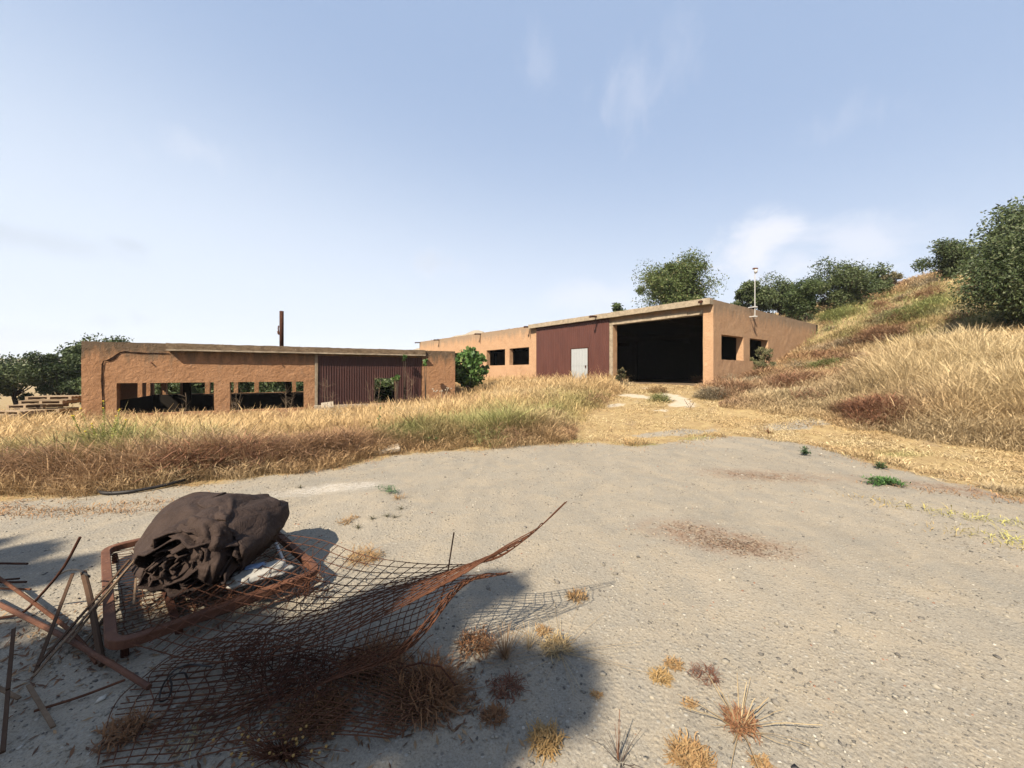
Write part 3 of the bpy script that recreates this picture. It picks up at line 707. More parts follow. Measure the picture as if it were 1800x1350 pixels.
# fig tree with big leaves between the sheds
def fig(px, py0, py1, wpx, Y, name, label, n=30, leafs=.17, per=38, pal=((.07, .15, .04), (.15, .27, .065), (.27, .36, .12), .12), asp=1.35):
    x = (px-CX)/F*Y; e = empty(name, (x, Y, gz(x, Y)), label, 'tree' if wpx > 30 else 'bush')
    top = EYE+(HY-py0)/F*Y; bot = EYE+(HY-py1)/F*Y; w = wpx/F*Y
    cen = []; mbt = MB(); b0 = Vector((x, Y, gz(x, Y)-.1))
    for i in range(n):
        a = random.uniform(0, 6.28); zz = random.uniform(-1, 1); rr = math.sqrt(max(0, 1-zz*zz))*random.uniform(.3, 1)
        c = Vector((x+math.cos(a)*rr*w/2*.85, Y+math.sin(a)*rr*w/2*.85, (top+bot)/2+zz*(top-bot)/2*.85)); cen.append(np.array(c))
        if i % 3 == 0: mbt.tube([b0, b0.lerp(c, .5)+Vector((0, 0, .1)), c], .035, 5, .01)
    V, f, C = leaf_cloud(cen, [w*.13]*n, per, leafs, pal, aspect=asp, shell=.2)
    V = V-np.array(e.location); npmesh('crown', V, f, M['leaf'], C, e); obj('stem', mbt, M['bark'], e, True); return e
fig(826, 614, 680, 76, 24.0, 'fig_tree', 'green fig tree with broad leaves growing between the two sheds', n=64, leafs=.12)
fig(1092, 645, 672, 22, 18.6, 'shrub', 'dark leafy shrub at the left foot of the black doorway', n=14, leafs=.06, per=34, pal=((.06, .06, .03), (.14, .13, .06), (.25, .2, .1), .1))
fig(1338, 604, 662, 44, 20.4, 'bramble', 'grey green bramble filling the second side window of the shed', n=34, leafs=.045, per=110, pal=((.12, .14, .06), (.28, .27, .14), (.42, .36, .20), .2), asp=2.5)
fig(698, 661, 672, 16, 19.6, 'green_shrub', 'small green shrub top in front of the hole in the ribbed sheet', n=7, leafs=.09, per=18)
fig(711, 625, 633, 14, 20.2, 'roof_weed', 'green sprig hanging from the low shed ledge above the ribbed sheet', n=5, leafs=.08, per=14)
fig(748, 632, 642, 16, 20.3, 'creeper', 'green creeper tuft at the corner of the ribbed sheet and pier', n=6, leafs=.08, per=14)
fig(676, 680, 702, 34, 22.5, 'inner_bush', 'pale green bush inside the low shed seen through the sheet hole', n=10, leafs=.09, per=30)

# ---------------------------------------------------------------- grass (uncountable): numpy ribbons
def blades(P, H, Wd, lean, col, headed, curl=.35, levels=5, tipk=1.25):
    n = len(P); az = rng.random(n)*2*np.pi; d = np.stack([np.cos(az), np.sin(az)], 1)
    wa = az+np.pi/2+rng.normal(size=n)*.6; wv = np.stack([np.cos(wa), np.sin(wa)], 1)
    out = np.zeros((n, levels, 2, 3)); cc = np.zeros((n, levels, 2, 3))
    prof_p = [.9, .8, .62, .45, .10]; prof_h = [.75, .55, .55, 1.9, .5]
    cu = curl*(.1+1.5*rng.random(n)**1.5); side = rng.normal(size=n)*.22
    for k in range(levels):
        t = k/(levels-1)
        r = lean*H*t+cu*H*t*t*t
        zz = H*(t-.38*(cu+lean*.6)*t*t)
        wk = np.where(headed, prof_h[k], prof_p[k])*Wd
        c = np.stack([P[:, 0]+d[:, 0]*r-d[:, 1]*side*H*t*t, P[:, 1]+d[:, 1]*r+d[:, 0]*side*H*t*t, P[:, 2]+zz], 1)
        off = np.concatenate([wv*wk[:, None]/2, np.zeros((n, 1))], 1)
        out[:, k, 0] = c-off; out[:, k, 1] = c+off
        cc[:, k, :] = col[:, None]*(.85+(tipk-.85)*t)   # stalks grow paler from root to tip
    V = out.reshape(-1, 3); C = np.clip(cc.reshape(-1, 3), 0, 1.1)
    b = (np.arange(n)*levels*2)[:, None]+np.arange(levels-1)[None]*2; b = b.ravel()
    return V, np.stack([b, b+1, b+3, b+2], 1), C
GOLD = np.array((.70, .495, .25)); BROWN = np.array((.42, .25, .145)); RED = np.array((.34, .17, .10)); PALE = np.array((.82, .67, .41)); GREEN = np.array((.38, .41, .15)); OCH = np.array((.57, .39, .20)); GREY = np.array((.52, .43, .29))
def sample(n, x0, x1, y0, y1, bias=True):
    x = rng.uniform(x0, x1, n); y = rng.uniform(y0, y1, n); return x, y
def clump_filter(x, y, amt=.6):
    v = .5+.5*wob(x, y, 3.1, 2)*.6+.4*wob(x, y, 7.3, 5); return rng.random(len(x)) < np.clip(v+.5*(1-amt), .12, 1)
def road_d(x, y): return sdf(x, y, GPOLY)
def build_mask(x, y):
    r = inside(x, y, CR, UR, VR, 30.8, 15.2, -.15); l = inside(x, y, AL, UL, VL, 14.95, 7.0, -.12); return ~(r | l)
_sp = {}
def sp(x, y, px, py, rx, ry, a=0): return spot(x, y, px, py, rx, ry, a)
TR = [tuple(gp(*p)[:2]) for p in ((985, 786), (1035, 735), (1085, 702), (1118, 674), (1222, 672), (1225, 690), (1275, 716), (1345, 728), (1440, 738), (1500, 756), (1640, 782), (1800, 800), (1800, 868), (1700, 848), (1500, 796), (1330, 764), (1180, 776))]
def straw_d(x, y): return sdf(x, y, TR)
def mixc(a, b, k): k = np.clip(k, 0, 1)[:, None]; return a*(1-k)+b*k
def tall_field(n, x0, x1, y0, y1, wmul=1.0):
    x, y = sample(n, x0, x1, y0, y1)
    rd = road_d(x, y)+.25*wob(x, y, 2.2, 3); sd_ = straw_d(x, y)+.22*wob(x, y, 2.9, 6)
    keep = (rd < -.08) & (sd_ < -.05) & build_mask(x, y) & clump_filter(x, y)
    x, y, rd, sd_ = x[keep], y[keep], rd[keep], sd_[keep]
    # only what could be seen from about here
    dist = np.hypot(x, y); k = (y > .5) & (np.abs(x) < 1.45*y+2.5); x, y, rd, sd_, dist = x[k], y[k], rd[k], sd_[k], dist[k]
    n = len(x); z = ground(x, y)
    h = (.42+.14*wob(x, y, .6, 1)+.12*wob(x, y, 2.2, 3)+.08*wob(x, y, 5.1, 9)+.22*rng.random(n)**2)*np.where((x > 6) & (y < 30), .70, 1)+.5*np.clip(sp(x, y, 1010, 672, 2.2, 1.6)+.7*sp(x, y, 1070, 690, .8, 1.2), 0, 1)*(.4+.6*rng.random(n))
    edge = np.clip(-np.maximum(rd, sd_)/.9, 0, 1); h *= .28+.72*edge
    pb = sp(x, y, 1720, 700, 1.9, 2.0)+sp(x, y, 1820, 690, 2.8, 3.2)+.7*sp(x, y, 1640, 660, 1.3, 1.5)
    pb = np.clip(pb, 0, 1); h = h*(1-pb)+pb*(.78+.5*rng.random(n))*(1+.25*wob(x, y, 2.6, 8))*(.4+.6*edge)
    h *= 1+.25*rng.normal(size=n)*.6
    rightside = np.clip((x-6.5)/2, 0, 1)*np.clip((16-y)/4, 0, 1)
    # colour of the plants themselves, patch by patch
    col = np.tile(GOLD, (n, 1)); v = wob(x, y, .8, 7); v2 = wob(x, y, 2.1, 9)
    col = mixc(col, OCH, .5+.5*v2); col = mixc(col, PALE, np.clip(v*.7, 0, .6))
    near = np.exp(-((rd+.8)/.6)**2)*(x < 2.5)*np.clip(.95+.35*wob(x, y, 1.7, 21), .3, 1)
    col = mixc(col, BROWN, near*.9); col = mixc(col, RED, near*np.clip(.35+.6*wob(x, y, 1.1, 4), 0, 1)*.5)
    tops = np.clip((-rd-1.6)/1.5, 0, 1)*(x < 2.5)*(y < 15); col = mixc(col, GOLD*1.12, tops*.75)
    g = sp(x, y, 735, 775, .8, .6)+sp(x, y, 840, 765, 1.2, .7)+.8*sp(x, y, 930, 738, 1.6, 1.2)+.8*sp(x, y, 120, 820, 1.6, .8)+.7*sp(x, y, 260, 810, .9, .6)+.55*sp(x, y, 1000, 712, 1.3, 1.6)
    g += 1.5*np.clip(sp(x, y, 1560, 540, 4, 6)+sp(x, y, 1500, 560, 3.5, 4)+.8*sp(x, y, 1650, 560, 3, 4), 0, 1)+.7*sp(x, y, 1490, 650, .9, 1.0)+.5*sp(x, y, 1440, 700, 1, 1)
    col = mixc(col, GREEN*(.9+.25*v[:, None]), np.clip(g*1.2, 0, 1)*np.clip(.75+.5*v2, 0, 1))
    br = sp(x, y, 1560, 728, 1.3, .55)*1.2+sp(x, y, 1700, 735, .9, .5)*.7+.9*sp(x, y, 1540, 590, 1.8, 1.8)+.8*sp(x, y, 1450, 668, 1.6, .9)+.8*sp(x, y, 1290, 680, 2.4, 1.8)+.75*sp(x, y, 1255, 705, 1.6, 1.2)+.7*sp(x, y, 1360, 665, 2.2, 2.0)+.8*sp(x, y, 1550, 515, 4, 2)+.7*sp(x, y, 1430, 630, 2, 2)+.6*sp(x, y, 1500, 690, 1.6, 1)
    col = mixc(col, mixc(np.tile(BROWN, (n, 1)), RED, .5+.5*v2), np.clip(br*1.4, 0, 1)*np.clip(.75+.6*wob(x, y, 1.9, 15), 0, 1)); lowr = np.clip(sp(x, y, 1290, 675, 1.8, 1.2)+sp(x, y, 1380, 690, 2, 1.5)+sp(x, y, 1440, 715, 1.5, 1), 0, 1); h *= 1-.4*lowr; col = mixc(col, GREY*.9, lowr*.45)
    hk = np.clip(sp(x, y, 1560, 728, 1.5, .6), 0, 1); h *= 1-.5*hk
    col = mixc(col, GREY, np.clip(wob(x, y, 1.1, 12)*.9, 0, .7)*(x > 5)*(1-pb))
    col = mixc(col, PALE*np.array((1.0, .98, .95)), pb*.75)
    col *= (.78+.44*rng.random(n))[:, None]
    h = np.clip(h, .04, 1.5); w = (.0036+.00058*dist)*(1-.15*rng.random(n))*wmul*(1-.35*pb)
    P = np.stack([x, y, z-.02], 1); lean = np.abs(rng.normal(size=n))*(.34-.18*pb)+near*.5*(rng.random(n))
    return blades(P, h, w, lean, col, rng.random(n) < .42+.25*pb, curl=.5)
def grass_obj(name, parts, label=None):
    Vs, Fs, Cs = [], [], []; o = 0
    for V, f, C in parts: Vs.append(V); Fs.append(f+o); Cs.append(C); o += len(V)
    ob = npmesh(name, np.concatenate(Vs), np.concatenate(Fs), M['grass'], np.concatenate(Cs)); ob['kind'] = 'stuff'
    if label: ob['label'] = label; ob['category'] = 'grass'
    return ob
Q = 1.0
grass_obj('dry_grass', [
    tall_field(int(230000*Q), -12, 3, 4.5, 10), tall_field(int(130000*Q), -17, 5, 9, 17), tall_field(int(36000*Q), -16, 6, 17, 31),
    tall_field(int(220000*Q), 4.5, 15, 5, 13), tall_field(int(100000*Q), 5, 26, 12, 24), tall_field(int(60000*Q), 9, 48, 22, 44, 1.2),
    tall_field(int(16000*Q), -34, -14, 9, 24)], 'tall dry golden grass and weeds covering the banks and the hillside')
def low_mat(n, x0, x1, y0, y1):
    x, y = sample(n, x0, x1, y0, y1); s = straw_d(x, y)+.3*wob(x, y, 2, 3); rd = road_d(x, y)+.35*wob(x, y, 3.3, 5)+.15*wob(x, y, 9, 2)
    keep = (s > -.35) & (rd < .12) & (rng.random(n) < np.clip(.45+.55*wob(x, y, 2.4, 8)+.2*wob(x, y, 6, 1), .04, 1)) & build_mask(x, y)
    pale = sp(x, y, 1113, 696, .5, 1.3, .5)+sp(x, y, 1186, 698, .42, 1.7)+sp(x, y, 1080, 713, .7, .3, .5)+sp(x, y, 1192, 712, .4, .5)
    keep &= rng.random(n) > pale*1.3
    x, y = x[keep], y[keep]; n = len(x); z = ground(x, y)
    col = mixc(np.tile(GOLD*1.05, (n, 1)), PALE, .5+.5*wob(x, y, 1.8, 3)); col = mixc(col, OCH, np.clip(wob(x, y, 2.9, 6), 0, .8))
    g = sp(x, y, 1140, 783, .9, .25, .1)+sp(x, y, 1230, 770, .8, .25, .2)+.6*sp(x, y, 1560, 800, .9, .3)+.6*sp(x, y, 1000, 775, .5, .2)+.5*sp(x, y, 1150, 702, .8, 1.4)
    col = mixc(col, GREEN*1.25, np.clip(g, 0, 1)*.75); col *= (.8+.4*rng.random(n))[:, None]
    mid = np.clip(sp(x, y, 1150, 702, .6, 1.6), 0, 1)
    h = (.035+.06*rng.random(n))*(1+3.6*mid*np.clip(.5+.6*wob(x, y, 2.2, 4), 0, 1)); w = .004+.0009*np.hypot(x, y)
    return blades(np.stack([x, y, z-.005], 1), h, w, 1.1*rng.random(n)+.3, col, rng.random(n) < .1, curl=.6)
def scrub(lst, nrand):
    """low twiggy mounds of dead brush among the grass"""
    cs = []
    for px, py, rr, hh, c, n in lst: q = gp(px, py); cs.append((q.x, q.y, rr, hh, np.array(c), n))
    for _ in range(nrand):
        if random.random() < .45: x = random.uniform(-12, 3); y = random.uniform(5.5, 16)
        else: x = random.uniform(6.5, 30); y = random.uniform(6.5, 30)
        c = random.choice((BROWN, BROWN, RED, GREY*.8, OCH, GREEN*.8)); s_ = random.uniform(.22, .55)*(1+y*.02)
        X_, Y_ = np.array([x]), np.array([y])
        if road_d(X_, Y_)[0] > -.35 or straw_d(X_, Y_)[0] > -.3 or not build_mask(X_, Y_)[0] or abs(x) > 1.35*y: continue
        cs.append((x, y, s_, s_*random.uniform(.7, 1.1), c, int(330/(1+y*.03))))
    out = []
    for x0, y0, rr, hh, c, n in cs:
        a = rng.random(n)*6.283; q = np.sqrt(rng.random(n))*rr*(1+.25*np.sin(a*3+x0)); x = x0+np.cos(a)*q; y = y0+np.sin(a)*q
        top = hh*np.sqrt(np.clip(1-(q/(rr*1.25))**2, .05, 1)); z = ground(x, y)+top*rng.random(n)*.75
        d = float(np.hypot(x0, y0)); col = np.tile(c, (n, 1))*(.65+.6*rng.random(n))[:, None]
        out.append(blades(np.stack([x, y, z], 1), top*(.35+.4*rng.random(n)), np.full(n, .003+.00055*d), .3+1.2*rng.random(n), col, rng.random(n) < .35, curl=.9))
    return out
DB = BROWN*.85
grass_obj('dry_scrub', scrub([(1550, 735, .85, .50, RED*1.15, 5200), (1610, 738, .6, .36, DB, 2600), (1500, 728, .5, .30, DB, 1800), (1540, 600, 1.3, .7, BROWN, 2600), (1340, 668, .9, .55, BROWN, 2200), (1290, 690, .7, .45, BROWN*1.1, 2000),
    (1250, 700, .5, .4, GREY*.8, 1300), (1400, 675, .9, .5, BROWN*1.1, 1900), (1445, 650, .9, .5, GREEN*.7, 1500), (1230, 676, .5, .5, BROWN, 1200), (1480, 640, .9, .5, BROWN, 1500), (1470, 560, 1.2, .7, GREEN, 1500), (1600, 555, 1.3, .6, GREEN, 1500), (1560, 510, 1.5, .5, BROWN*1.2, 1400),
    (330, 832, .6, .5, RED*1.1, 3200), (420, 822, .7, .5, RED*1.1, 3400), (500, 812, .7, .5, BROWN, 3000), (580, 800, .6, .48, BROWN, 2600), (90, 838, .7, .5, BROWN, 3000), (230, 815, .5, .4, GREEN*.75, 1800), (880, 758, .6, .4, BROWN, 1500), (960, 742, .6, .4, BROWN, 1400), (1160, 705, .35, .28, GREEN*.8, 700), (1155, 690, .4, .3, OCH, 700)], 260), 'low twiggy mounds of dead brush among the dry grass')
def wall_weeds(n):
    t = rng.uniform(.2, 15, n); q = -rng.uniform(.05, 1.6, n); x = AL[0]+UL[0]*t+VL[0]*q; y = AL[1]+UL[1]*t+VL[1]*q
    k = clump_filter(x, y, .9); x, y = x[k], y[k]; n = len(x); z = ground(x, y)
    col = mixc(np.tile(GOLD, (n, 1)), BROWN*1.1, .5+.5*wob(x, y, 3, 1)); col *= (.7+.5*rng.random(n))[:, None]
    return blades(np.stack([x, y, z-.02], 1), .45+.45*rng.random(n)**2, .012+.004*rng.random(n), .2*np.abs(rng.normal(size=n)), col, rng.random(n) < .5, curl=.5)
grass_obj('wall_weeds', [wall_weeds(9000)], 'dry stalks standing along the foot of the low shed wall')
grass_obj('short_straw', [low_mat(60000, -1, 8, 7.6, 20), low_mat(50000, 5.5, 13, 4, 11)], 'short flattened straw on the track and beside the gravel')
def fringe(n):
    """sparse dry tufts creeping over the gravel edge, the left strip and the right corner"""
    x, y = sample(n, -12, 11, 2.6, 10.5); rd = road_d(x, y)
    p = np.exp(-np.clip(rd, 0, 9)/.16)*(rd > -.3)*.5*np.clip(.4+.8*wob(x, y, 3.3, 8), 0, 1)
    p += 1.1*np.clip(sp(x, y, 200, 900, .75, .10, -.02)+sp(x, y, 275, 884, .5, .1, .1)+.8*sp(x, y, 20, 900, .9, .22)+.5*sp(x, y, 350, 895, .4, .08), 0, 1)
    p += .9*np.clip(sp(x, y, 1740, 915, .8, .13, -.7)+sp(x, y, 1800, 955, .5, .18, -.6)+.5*sp(x, y, 1770, 880, 1.0, .16, -.6), 0, 1)
    k = rng.random(n) < p*.75; x, y = x[k], y[k]; n = len(x); z = ground(x, y)
    col = mixc(np.tile(np.array((.50, .30, .13)), (n, 1)), BROWN*1.2, .5+.5*wob(x, y, 2, 1))
    col = mixc(col, GREEN*1.4+np.array((.12, .08, 0)), np.clip(sp(x, y, 1740, 915, 1.0, .3, -.7)+sp(x, y, 1800, 955, .6, .3, -.6), 0, 1)*.8)
    col *= (.75+.5*rng.random(n))[:, None]
    return blades(np.stack([x, y, z], 1), .03+.06*rng.random(n)**2, .0035+.0007*np.hypot(x, y), 1.4*rng.random(n), col, rng.random(n) < .2, curl=.8)
grass_obj('edge_weeds', [fringe(260000)], 'sparse dry weeds along the edge of the gravel yard')
# scrub on the shed roofs
def roof_tufts(n, O, U, V, t0, t1, nn, z):
    t = rng.uniform(t0, t1, n); c = np.clip(.4+.9*wob(t, t*0, 1.7, 3), .05, 1); t = t[rng.random(n) < c]; n = len(t)
    q = nn+rng.random(n)*.35; P = np.stack([O[0]+U[0]*t+V[0]*q, O[1]+U[1]*t+V[1]*q, np.full(n, z)], 1)
    col = mixc(np.tile(np.array((.16, .15, .08)), (n, 1)), OCH, rng.random(n))
    return blades(P, .06+.28*rng.random(n)**3, np.full(n, .028), .5*rng.random(n), col, rng.random(n) < .5)
grass_obj('roof_scrub', [roof_tufts(900, CR, UR, VR, 12.6, 30.6, .36, 4.84), roof_tufts(260, AL, UL, VL, 3, 14.5, .36, 2.66)], 'little weeds growing along the edges of the flat shed roofs')

# ---------------------------------------------------------------- stones (uncountable gravel) and leaf litter
def stones():
    ico = [(0, 0, 1), (.894, 0, .447), (.276, .851, .447), (-.724, .526, .447), (-.724, -.526, .447), (.276, -.851, .447), (.724, .526, -.447), (-.276, .851, -.447), (-.894, 0, -.447), (-.276, -.851, -.447), (.724, -.526, -.447), (0, 0, -1)]
    tri = [(0,1,2),(0,2,3),(0,3,4),(0,4,5),(0,5,1),(1,6,2),(2,7,3),(3,8,4),(4,9,5),(5,10,1),(6,7,2),(7,8,3),(8,9,4),(9,10,5),(10,6,1),(11,7,6),(11,8,7),(11,9,8),(11,10,9),(11,6,10)]
    ico = np.array(ico); tri = np.array(tri)
    n = 42000; r = .9+9*rng.random(n)**1.45; a = rng.uniform(-1.05, 1.05, n); x = np.sin(a)*r*1.25; y = np.cos(a)*r+.3
    k = (road_d(x, y) > -.1) & (y > .9) & (rng.random(n) < np.clip(.55+.6*wob(x, y, 1.3, 31)+.4*wob(x, y, 4.1, 8), .12, 1)); x, y = x[k], y[k]; n = len(x)
    s = .0024+.0056*rng.random(n)**3+(rng.random(n) < .014)*rng.uniform(.005, .015, n)+.0005*np.hypot(x, y)
    z = ground(x, y)
    V = ico[None]*s[:, None, None]*(1+.30*rng.normal(size=(n, 12, 1)))*np.stack([.8+.6*rng.random(n), .8+.6*rng.random(n), .45+.3*rng.random(n)], 1)[:, None]
    V = V+np.stack([x, y, z+s*.15], 1)[:, None]
    base = np.array([(.44, .40, .33), (.28, .255, .22), (.66, .62, .54), (.15, .14, .13), (.45, .40, .32), (.40, .20, .13)])
    ci = rng.choice(6, n, p=[.38, .26, .05, .14, .155, .015]); col = base[ci]*(.85+.3*rng.random(n))[:, None]
    f = (tri[None]+(np.arange(n)*12)[:, None, None]).reshape(-1, 3)
    o = npmesh('gravel', V.reshape(-1, 3), f, M['stone'], np.repeat(col, 12, 0)); o['kind'] = 'stuff'; o['label'] = 'small loose stones scattered over the gravel yard'; o['category'] = 'gravel'
stones()
def litter(name, label, spots, n, cols, size):
    xs, ys = [], []
    for (px, py, rx, ry, a, wt) in spots:
        c = gp(px, py); m_ = int(n*wt); u, v = rng.normal(size=(2, m_))*.55; ca, sa = math.cos(a), math.sin(a)
        xs.append(c.x+u*rx*ca-v*ry*sa); ys.append(c.y+u*rx*sa+v*ry*ca)
    x = np.concatenate(xs); y = np.concatenate(ys); n = len(x); z = ground(x, y)+.003+.006*rng.random(n)
    az = rng.random(n)*6.28; d = np.stack([np.cos(az), np.sin(az), rng.normal(size=n)*.25], 1); w = np.stack([-np.sin(az), np.cos(az), rng.normal(size=n)*.4], 1)
    s = (size*(.5+rng.random(n)))[:, None]; p = np.stack([x, y, z], 1)
    V = np.stack([p-d*s, p+w*s*.22, p+d*s, p-w*s*.22], 1).reshape(-1, 3)
    c = np.array(cols)[rng.integers(0, len(cols), n)]*(.7+.6*rng.random(n))[:, None]
    o = npmesh(name, V, np.arange(len(V)).reshape(-1, 4), M['grass'], np.repeat(c, 4, 0)); o['kind'] = 'stuff'; o['label'] = label; o['category'] = 'litter'
litter('leaf_litter', 'reddish dry leaves and twigs strewn in patches on the gravel', [(1290, 958, .42, .20, -.35, .45), (1220, 930, .35, .16, -.3, .12), (1330, 838, .75, .30, -.3, .3), (1700, 862, 1.0, .25, -.6, .13)], 2600, [(.30, .19, .13), (.40, .28, .19), (.22, .14, .10), (.58, .46, .33)], .014)
litter('dry_debris', 'bits of straw and twig littering the shaded ground under the scrap', [(100, 1150, .8, .45, .4, .3), (300, 1060, .6, .35, .7, .3), (520, 1250, .7, .25, .2, .4), (750, 1230, .3, .2, 0, .2)], 2600, [(.30, .16, .09), (.42, .28, .16), (.20, .11, .07)], .02)
# ---------------------------------------------------------------- scrap: bed base, cloth roll, meshes, bars
def catmull(P, t):
    """P list of vectors, t in 0..1"""
    n = len(P)-1; s = min(t*n, n-1e-6); i = int(s); f = s-i
    p0, p1, p2, p3 = P[max(i-1, 0)], P[i], P[i+1], P[min(i+2, n)]
    if i == 0: p0 = p1*2-p2
    if i+2 > n: p3 = p2*2-p1
    return .5*((2*p1)+(p2-p0)*f+(2*p0-5*p1+4*p2-p3)*f*f+(3*p1-p0-3*p2+p3)*f**3)
def surf(G, u, v):
    return catmull([catmull(row, u) for row in G], v)
A_, B_, C_ = ath(185, 966, .115), ath(196, 1140, .115), ath(562, 1006, .115); D_ = A_+(C_-B_)
bed = empty('bed_base', ((A_.x+C_.x)/2, (A_.y+C_.y)/2, 0), 'rusty steel bed base with rounded corners lying under the brown cloth bundle', 'bed base')
def rounded(cs, r, k=7):
    out = []
    for i, c in enumerate(cs):
        a, b = cs[i-1], cs[(i+1) % len(cs)]; d1 = (a-c).normalized(); d2 = (b-c).normalized()
        p, q = c+d1*r, c+d2*r
        for j in range(k): t = j/(k-1); out.append(p*(1-t)**2+c*2*t*(1-t)+q*t*t)
    return out
ring = rounded([A_, B_, C_, D_], .13)
mb = MB(); n = len(ring); cen = sum(ring, Vector())/n; prof = [(-.024, -.026), (.024, -.026), (.027, -.022), (.027, .020), (.023, .025), (-.023, .025), (-.027, .020), (-.027, -.022)]
vs = []
for i, p in enumerate(ring):
    d = (ring[(i+1) % n]-ring[i-1]).normalized(); o_ = Vector((d.y, -d.x, 0)).normalized()
    for a, b in prof: vs.append(p+o_*a+Vector((0, 0, b)))
k = len(prof); fs = [(i*k+j, i*k+(j+1) % k, ((i+1) % n)*k+(j+1) % k, ((i+1) % n)*k+j) for i in range(n) for j in range(k)]
mb.add(vs, fs); obj('frame', mb, M['rust_tube'], bed)
mb = MB(); L_ = (C_-B_); Wd_ = (A_-B_)
for i in range(30):
    t = (i+.5)/30; a = B_+Wd_*t+L_*.02; b = B_+Wd_*t+L_*.98
    pts = [a.lerp(b, q/8)+Vector((random.uniform(-.006, .006), random.uniform(-.006, .006), -.02-.035*math.sin(math.pi*q/8)+random.uniform(-.006, .006))) for q in range(9)]
    mb.tube(pts, .0028, 4)
for q in range(10):
    t = .06+q*.098; a = B_+L_*t+Wd_*.02; b = B_+L_*t+Wd_*.98
    mb.tube([a.lerp(b, s/14)+Vector((random.uniform(-.012, .012), 0, -.03-.02*math.sin(math.pi*t)+random.uniform(-.01, .01))) for s in range(15)], .0025, 4)
obj('spring_net', mb, M['rust'], bed)
mb = MB(); a, b = B_+L_*.26, A_+L_*.26; mb.box((a+b)/2+Vector((0, 0, -.05)), (b-a)/2*.985, L_.normalized()*.018, (0, 0, .015)); obj('crossbar', mb, M['rust_dark'], bed)
for p in (A_, B_, C_, D_):
    q = p.lerp(cen, .10); mb = MB(); mb.tube([q+Vector((0, 0, -.03)), Vector((q.x, q.y, 0))], .018, 8); obj('leg', mb, M['rust_dark'], bed)

# brown cloth bundle: a flattened spiral roll plus draped flaps
roll = empty('cloth_bundle', (-2.2, 3.05, .2), 'big crumpled bundle of dark brown cloth rolled up on the rusty bed base', 'cloth')
def fold(p, s): return mnoise.noise(p*s)
def build_roll():
    a0 = Vector((-2.12, 2.60, .345)); a1 = Vector((-2.30, 3.60, .335)); ax = (a1-a0).normalized(); side = Vector((ax.y, -ax.x, 0)); up = Vector((0, 0, 1))
    nth, ns = 330, 44; turns = 9.3; V = np.zeros((ns+1, nth+1, 3))
    for j in range(nth+1):
        th = 2*math.pi*turns*j/nth; rho = .20+.80*(j/nth)**.85; turn = int(th/(2*math.pi))
        start = .13*fold(Vector((rho*6, math.cos(th)*1.5, math.sin(th)*1.5)), 1.6)-(1-rho)*.10+.09*mnoise.noise(Vector((turn*3.1, 0, 0)))
        for i in range(ns+1):
            s = i/ns; L = start+(1.06-start)*s
            near = max(0, 1-s*2.2)
            r1, r2 = .305*rho, .205*rho
            bul = 1+.10*math.sin(s*3.0+.3)-.42*max(0, (s-.6)/.4)**2
            ph = th+.35*near*fold(Vector((rho*8, s*3, 1)), 1)
            q = Vector((math.cos(ph)*2.2*rho, math.sin(ph)*2.2*rho, s*2.2+turn*5.1))
            disp = .050*fold(q, 1.1)+.026*fold(q, 2.7)+.006*fold(q, 6.1)+near*.021*math.sin(ph*7+turn*2.2+5*fold(q, .9))
            # long lengthwise ridges on the outside
            if rho > .85: disp += .016*math.sin(th*4+2.5*fold(Vector((s*2, th*.4, 7)), 1))
            disp *= .35+.65*rho
            p = a0+ax*L+side*(math.cos(ph)*(r1*bul+disp))+up*(math.sin(ph)*(r2*bul+disp*.9))
            p.z = max(p.z, .155+.01*fold(q, 3)+.006*turn*(math.sin(ph) < 0))
            V[i, j] = p
    V = V.reshape(-1, 3); i = (np.arange(ns)[:, None]*(nth+1)+np.arange(nth)[None]).ravel()
    f = np.stack([i, i+1, i+nth+2, i+nth+1], 1)
    o = npmesh('roll', V-np.array(roll.location), f, M['cloth'], parent=roll, smooth=True)
    m_ = o.modifiers.new('s', 'SOLIDIFY'); m_.thickness = .010; m_.offset = 0
build_roll()
def flap(G, amp, seed, nu=46, nv=46, ragged=.03, name='flap'):
    V = np.zeros((nv+1, nu+1, 3))
    for b in range(nv+1):
        for a in range(nu+1):
            u, v = a/nu, b/nv
            e = ragged*mnoise.noise(Vector((u*9, seed*3.3, 0)))
            p = surf(G, u, min(1, max(0, v*(1+e*0))))
            q = Vector((u*3+seed*7, v*3, seed))
            dz = amp*(mnoise.noise(q)+.5*mnoise.noise(q*2.3))+amp*.60*math.sin(u*14+v*4+seed*2+4*mnoise.noise(q*.8))*(.3+.7*v)+amp*.12*mnoise.noise(q*5)
            p = p+Vector((dz*.35, -dz*.5, dz*.75))+Vector((e*v, -e*v*.5, -abs(e)*v*.6))
            if p.z < .155: p.z = .155
            V[b, a] = p
    V = V.reshape(-1, 3); i = (np.arange(nv)[:, None]*(nu+1)+np.arange(nu)[None]).ravel()
    f = np.stack([i, i+1, i+nu+2, i+nu+1], 1)
    o = npmesh(name, V-np.array(roll.location), f, M['cloth'], parent=roll, smooth=True)
    m_ = o.modifiers.new('s', 'SOLIDIFY'); m_.thickness = .009; m_.offset = 0
def grid(rows, dx=0, dy=0, dY=0): return [[at(x+dx, y+dy, Y+dY) for x, y, Y in r] for r in rows]
def low(rows, k=.88): return [[(x, y, Y) for x, y, Y in r] for r in rows]
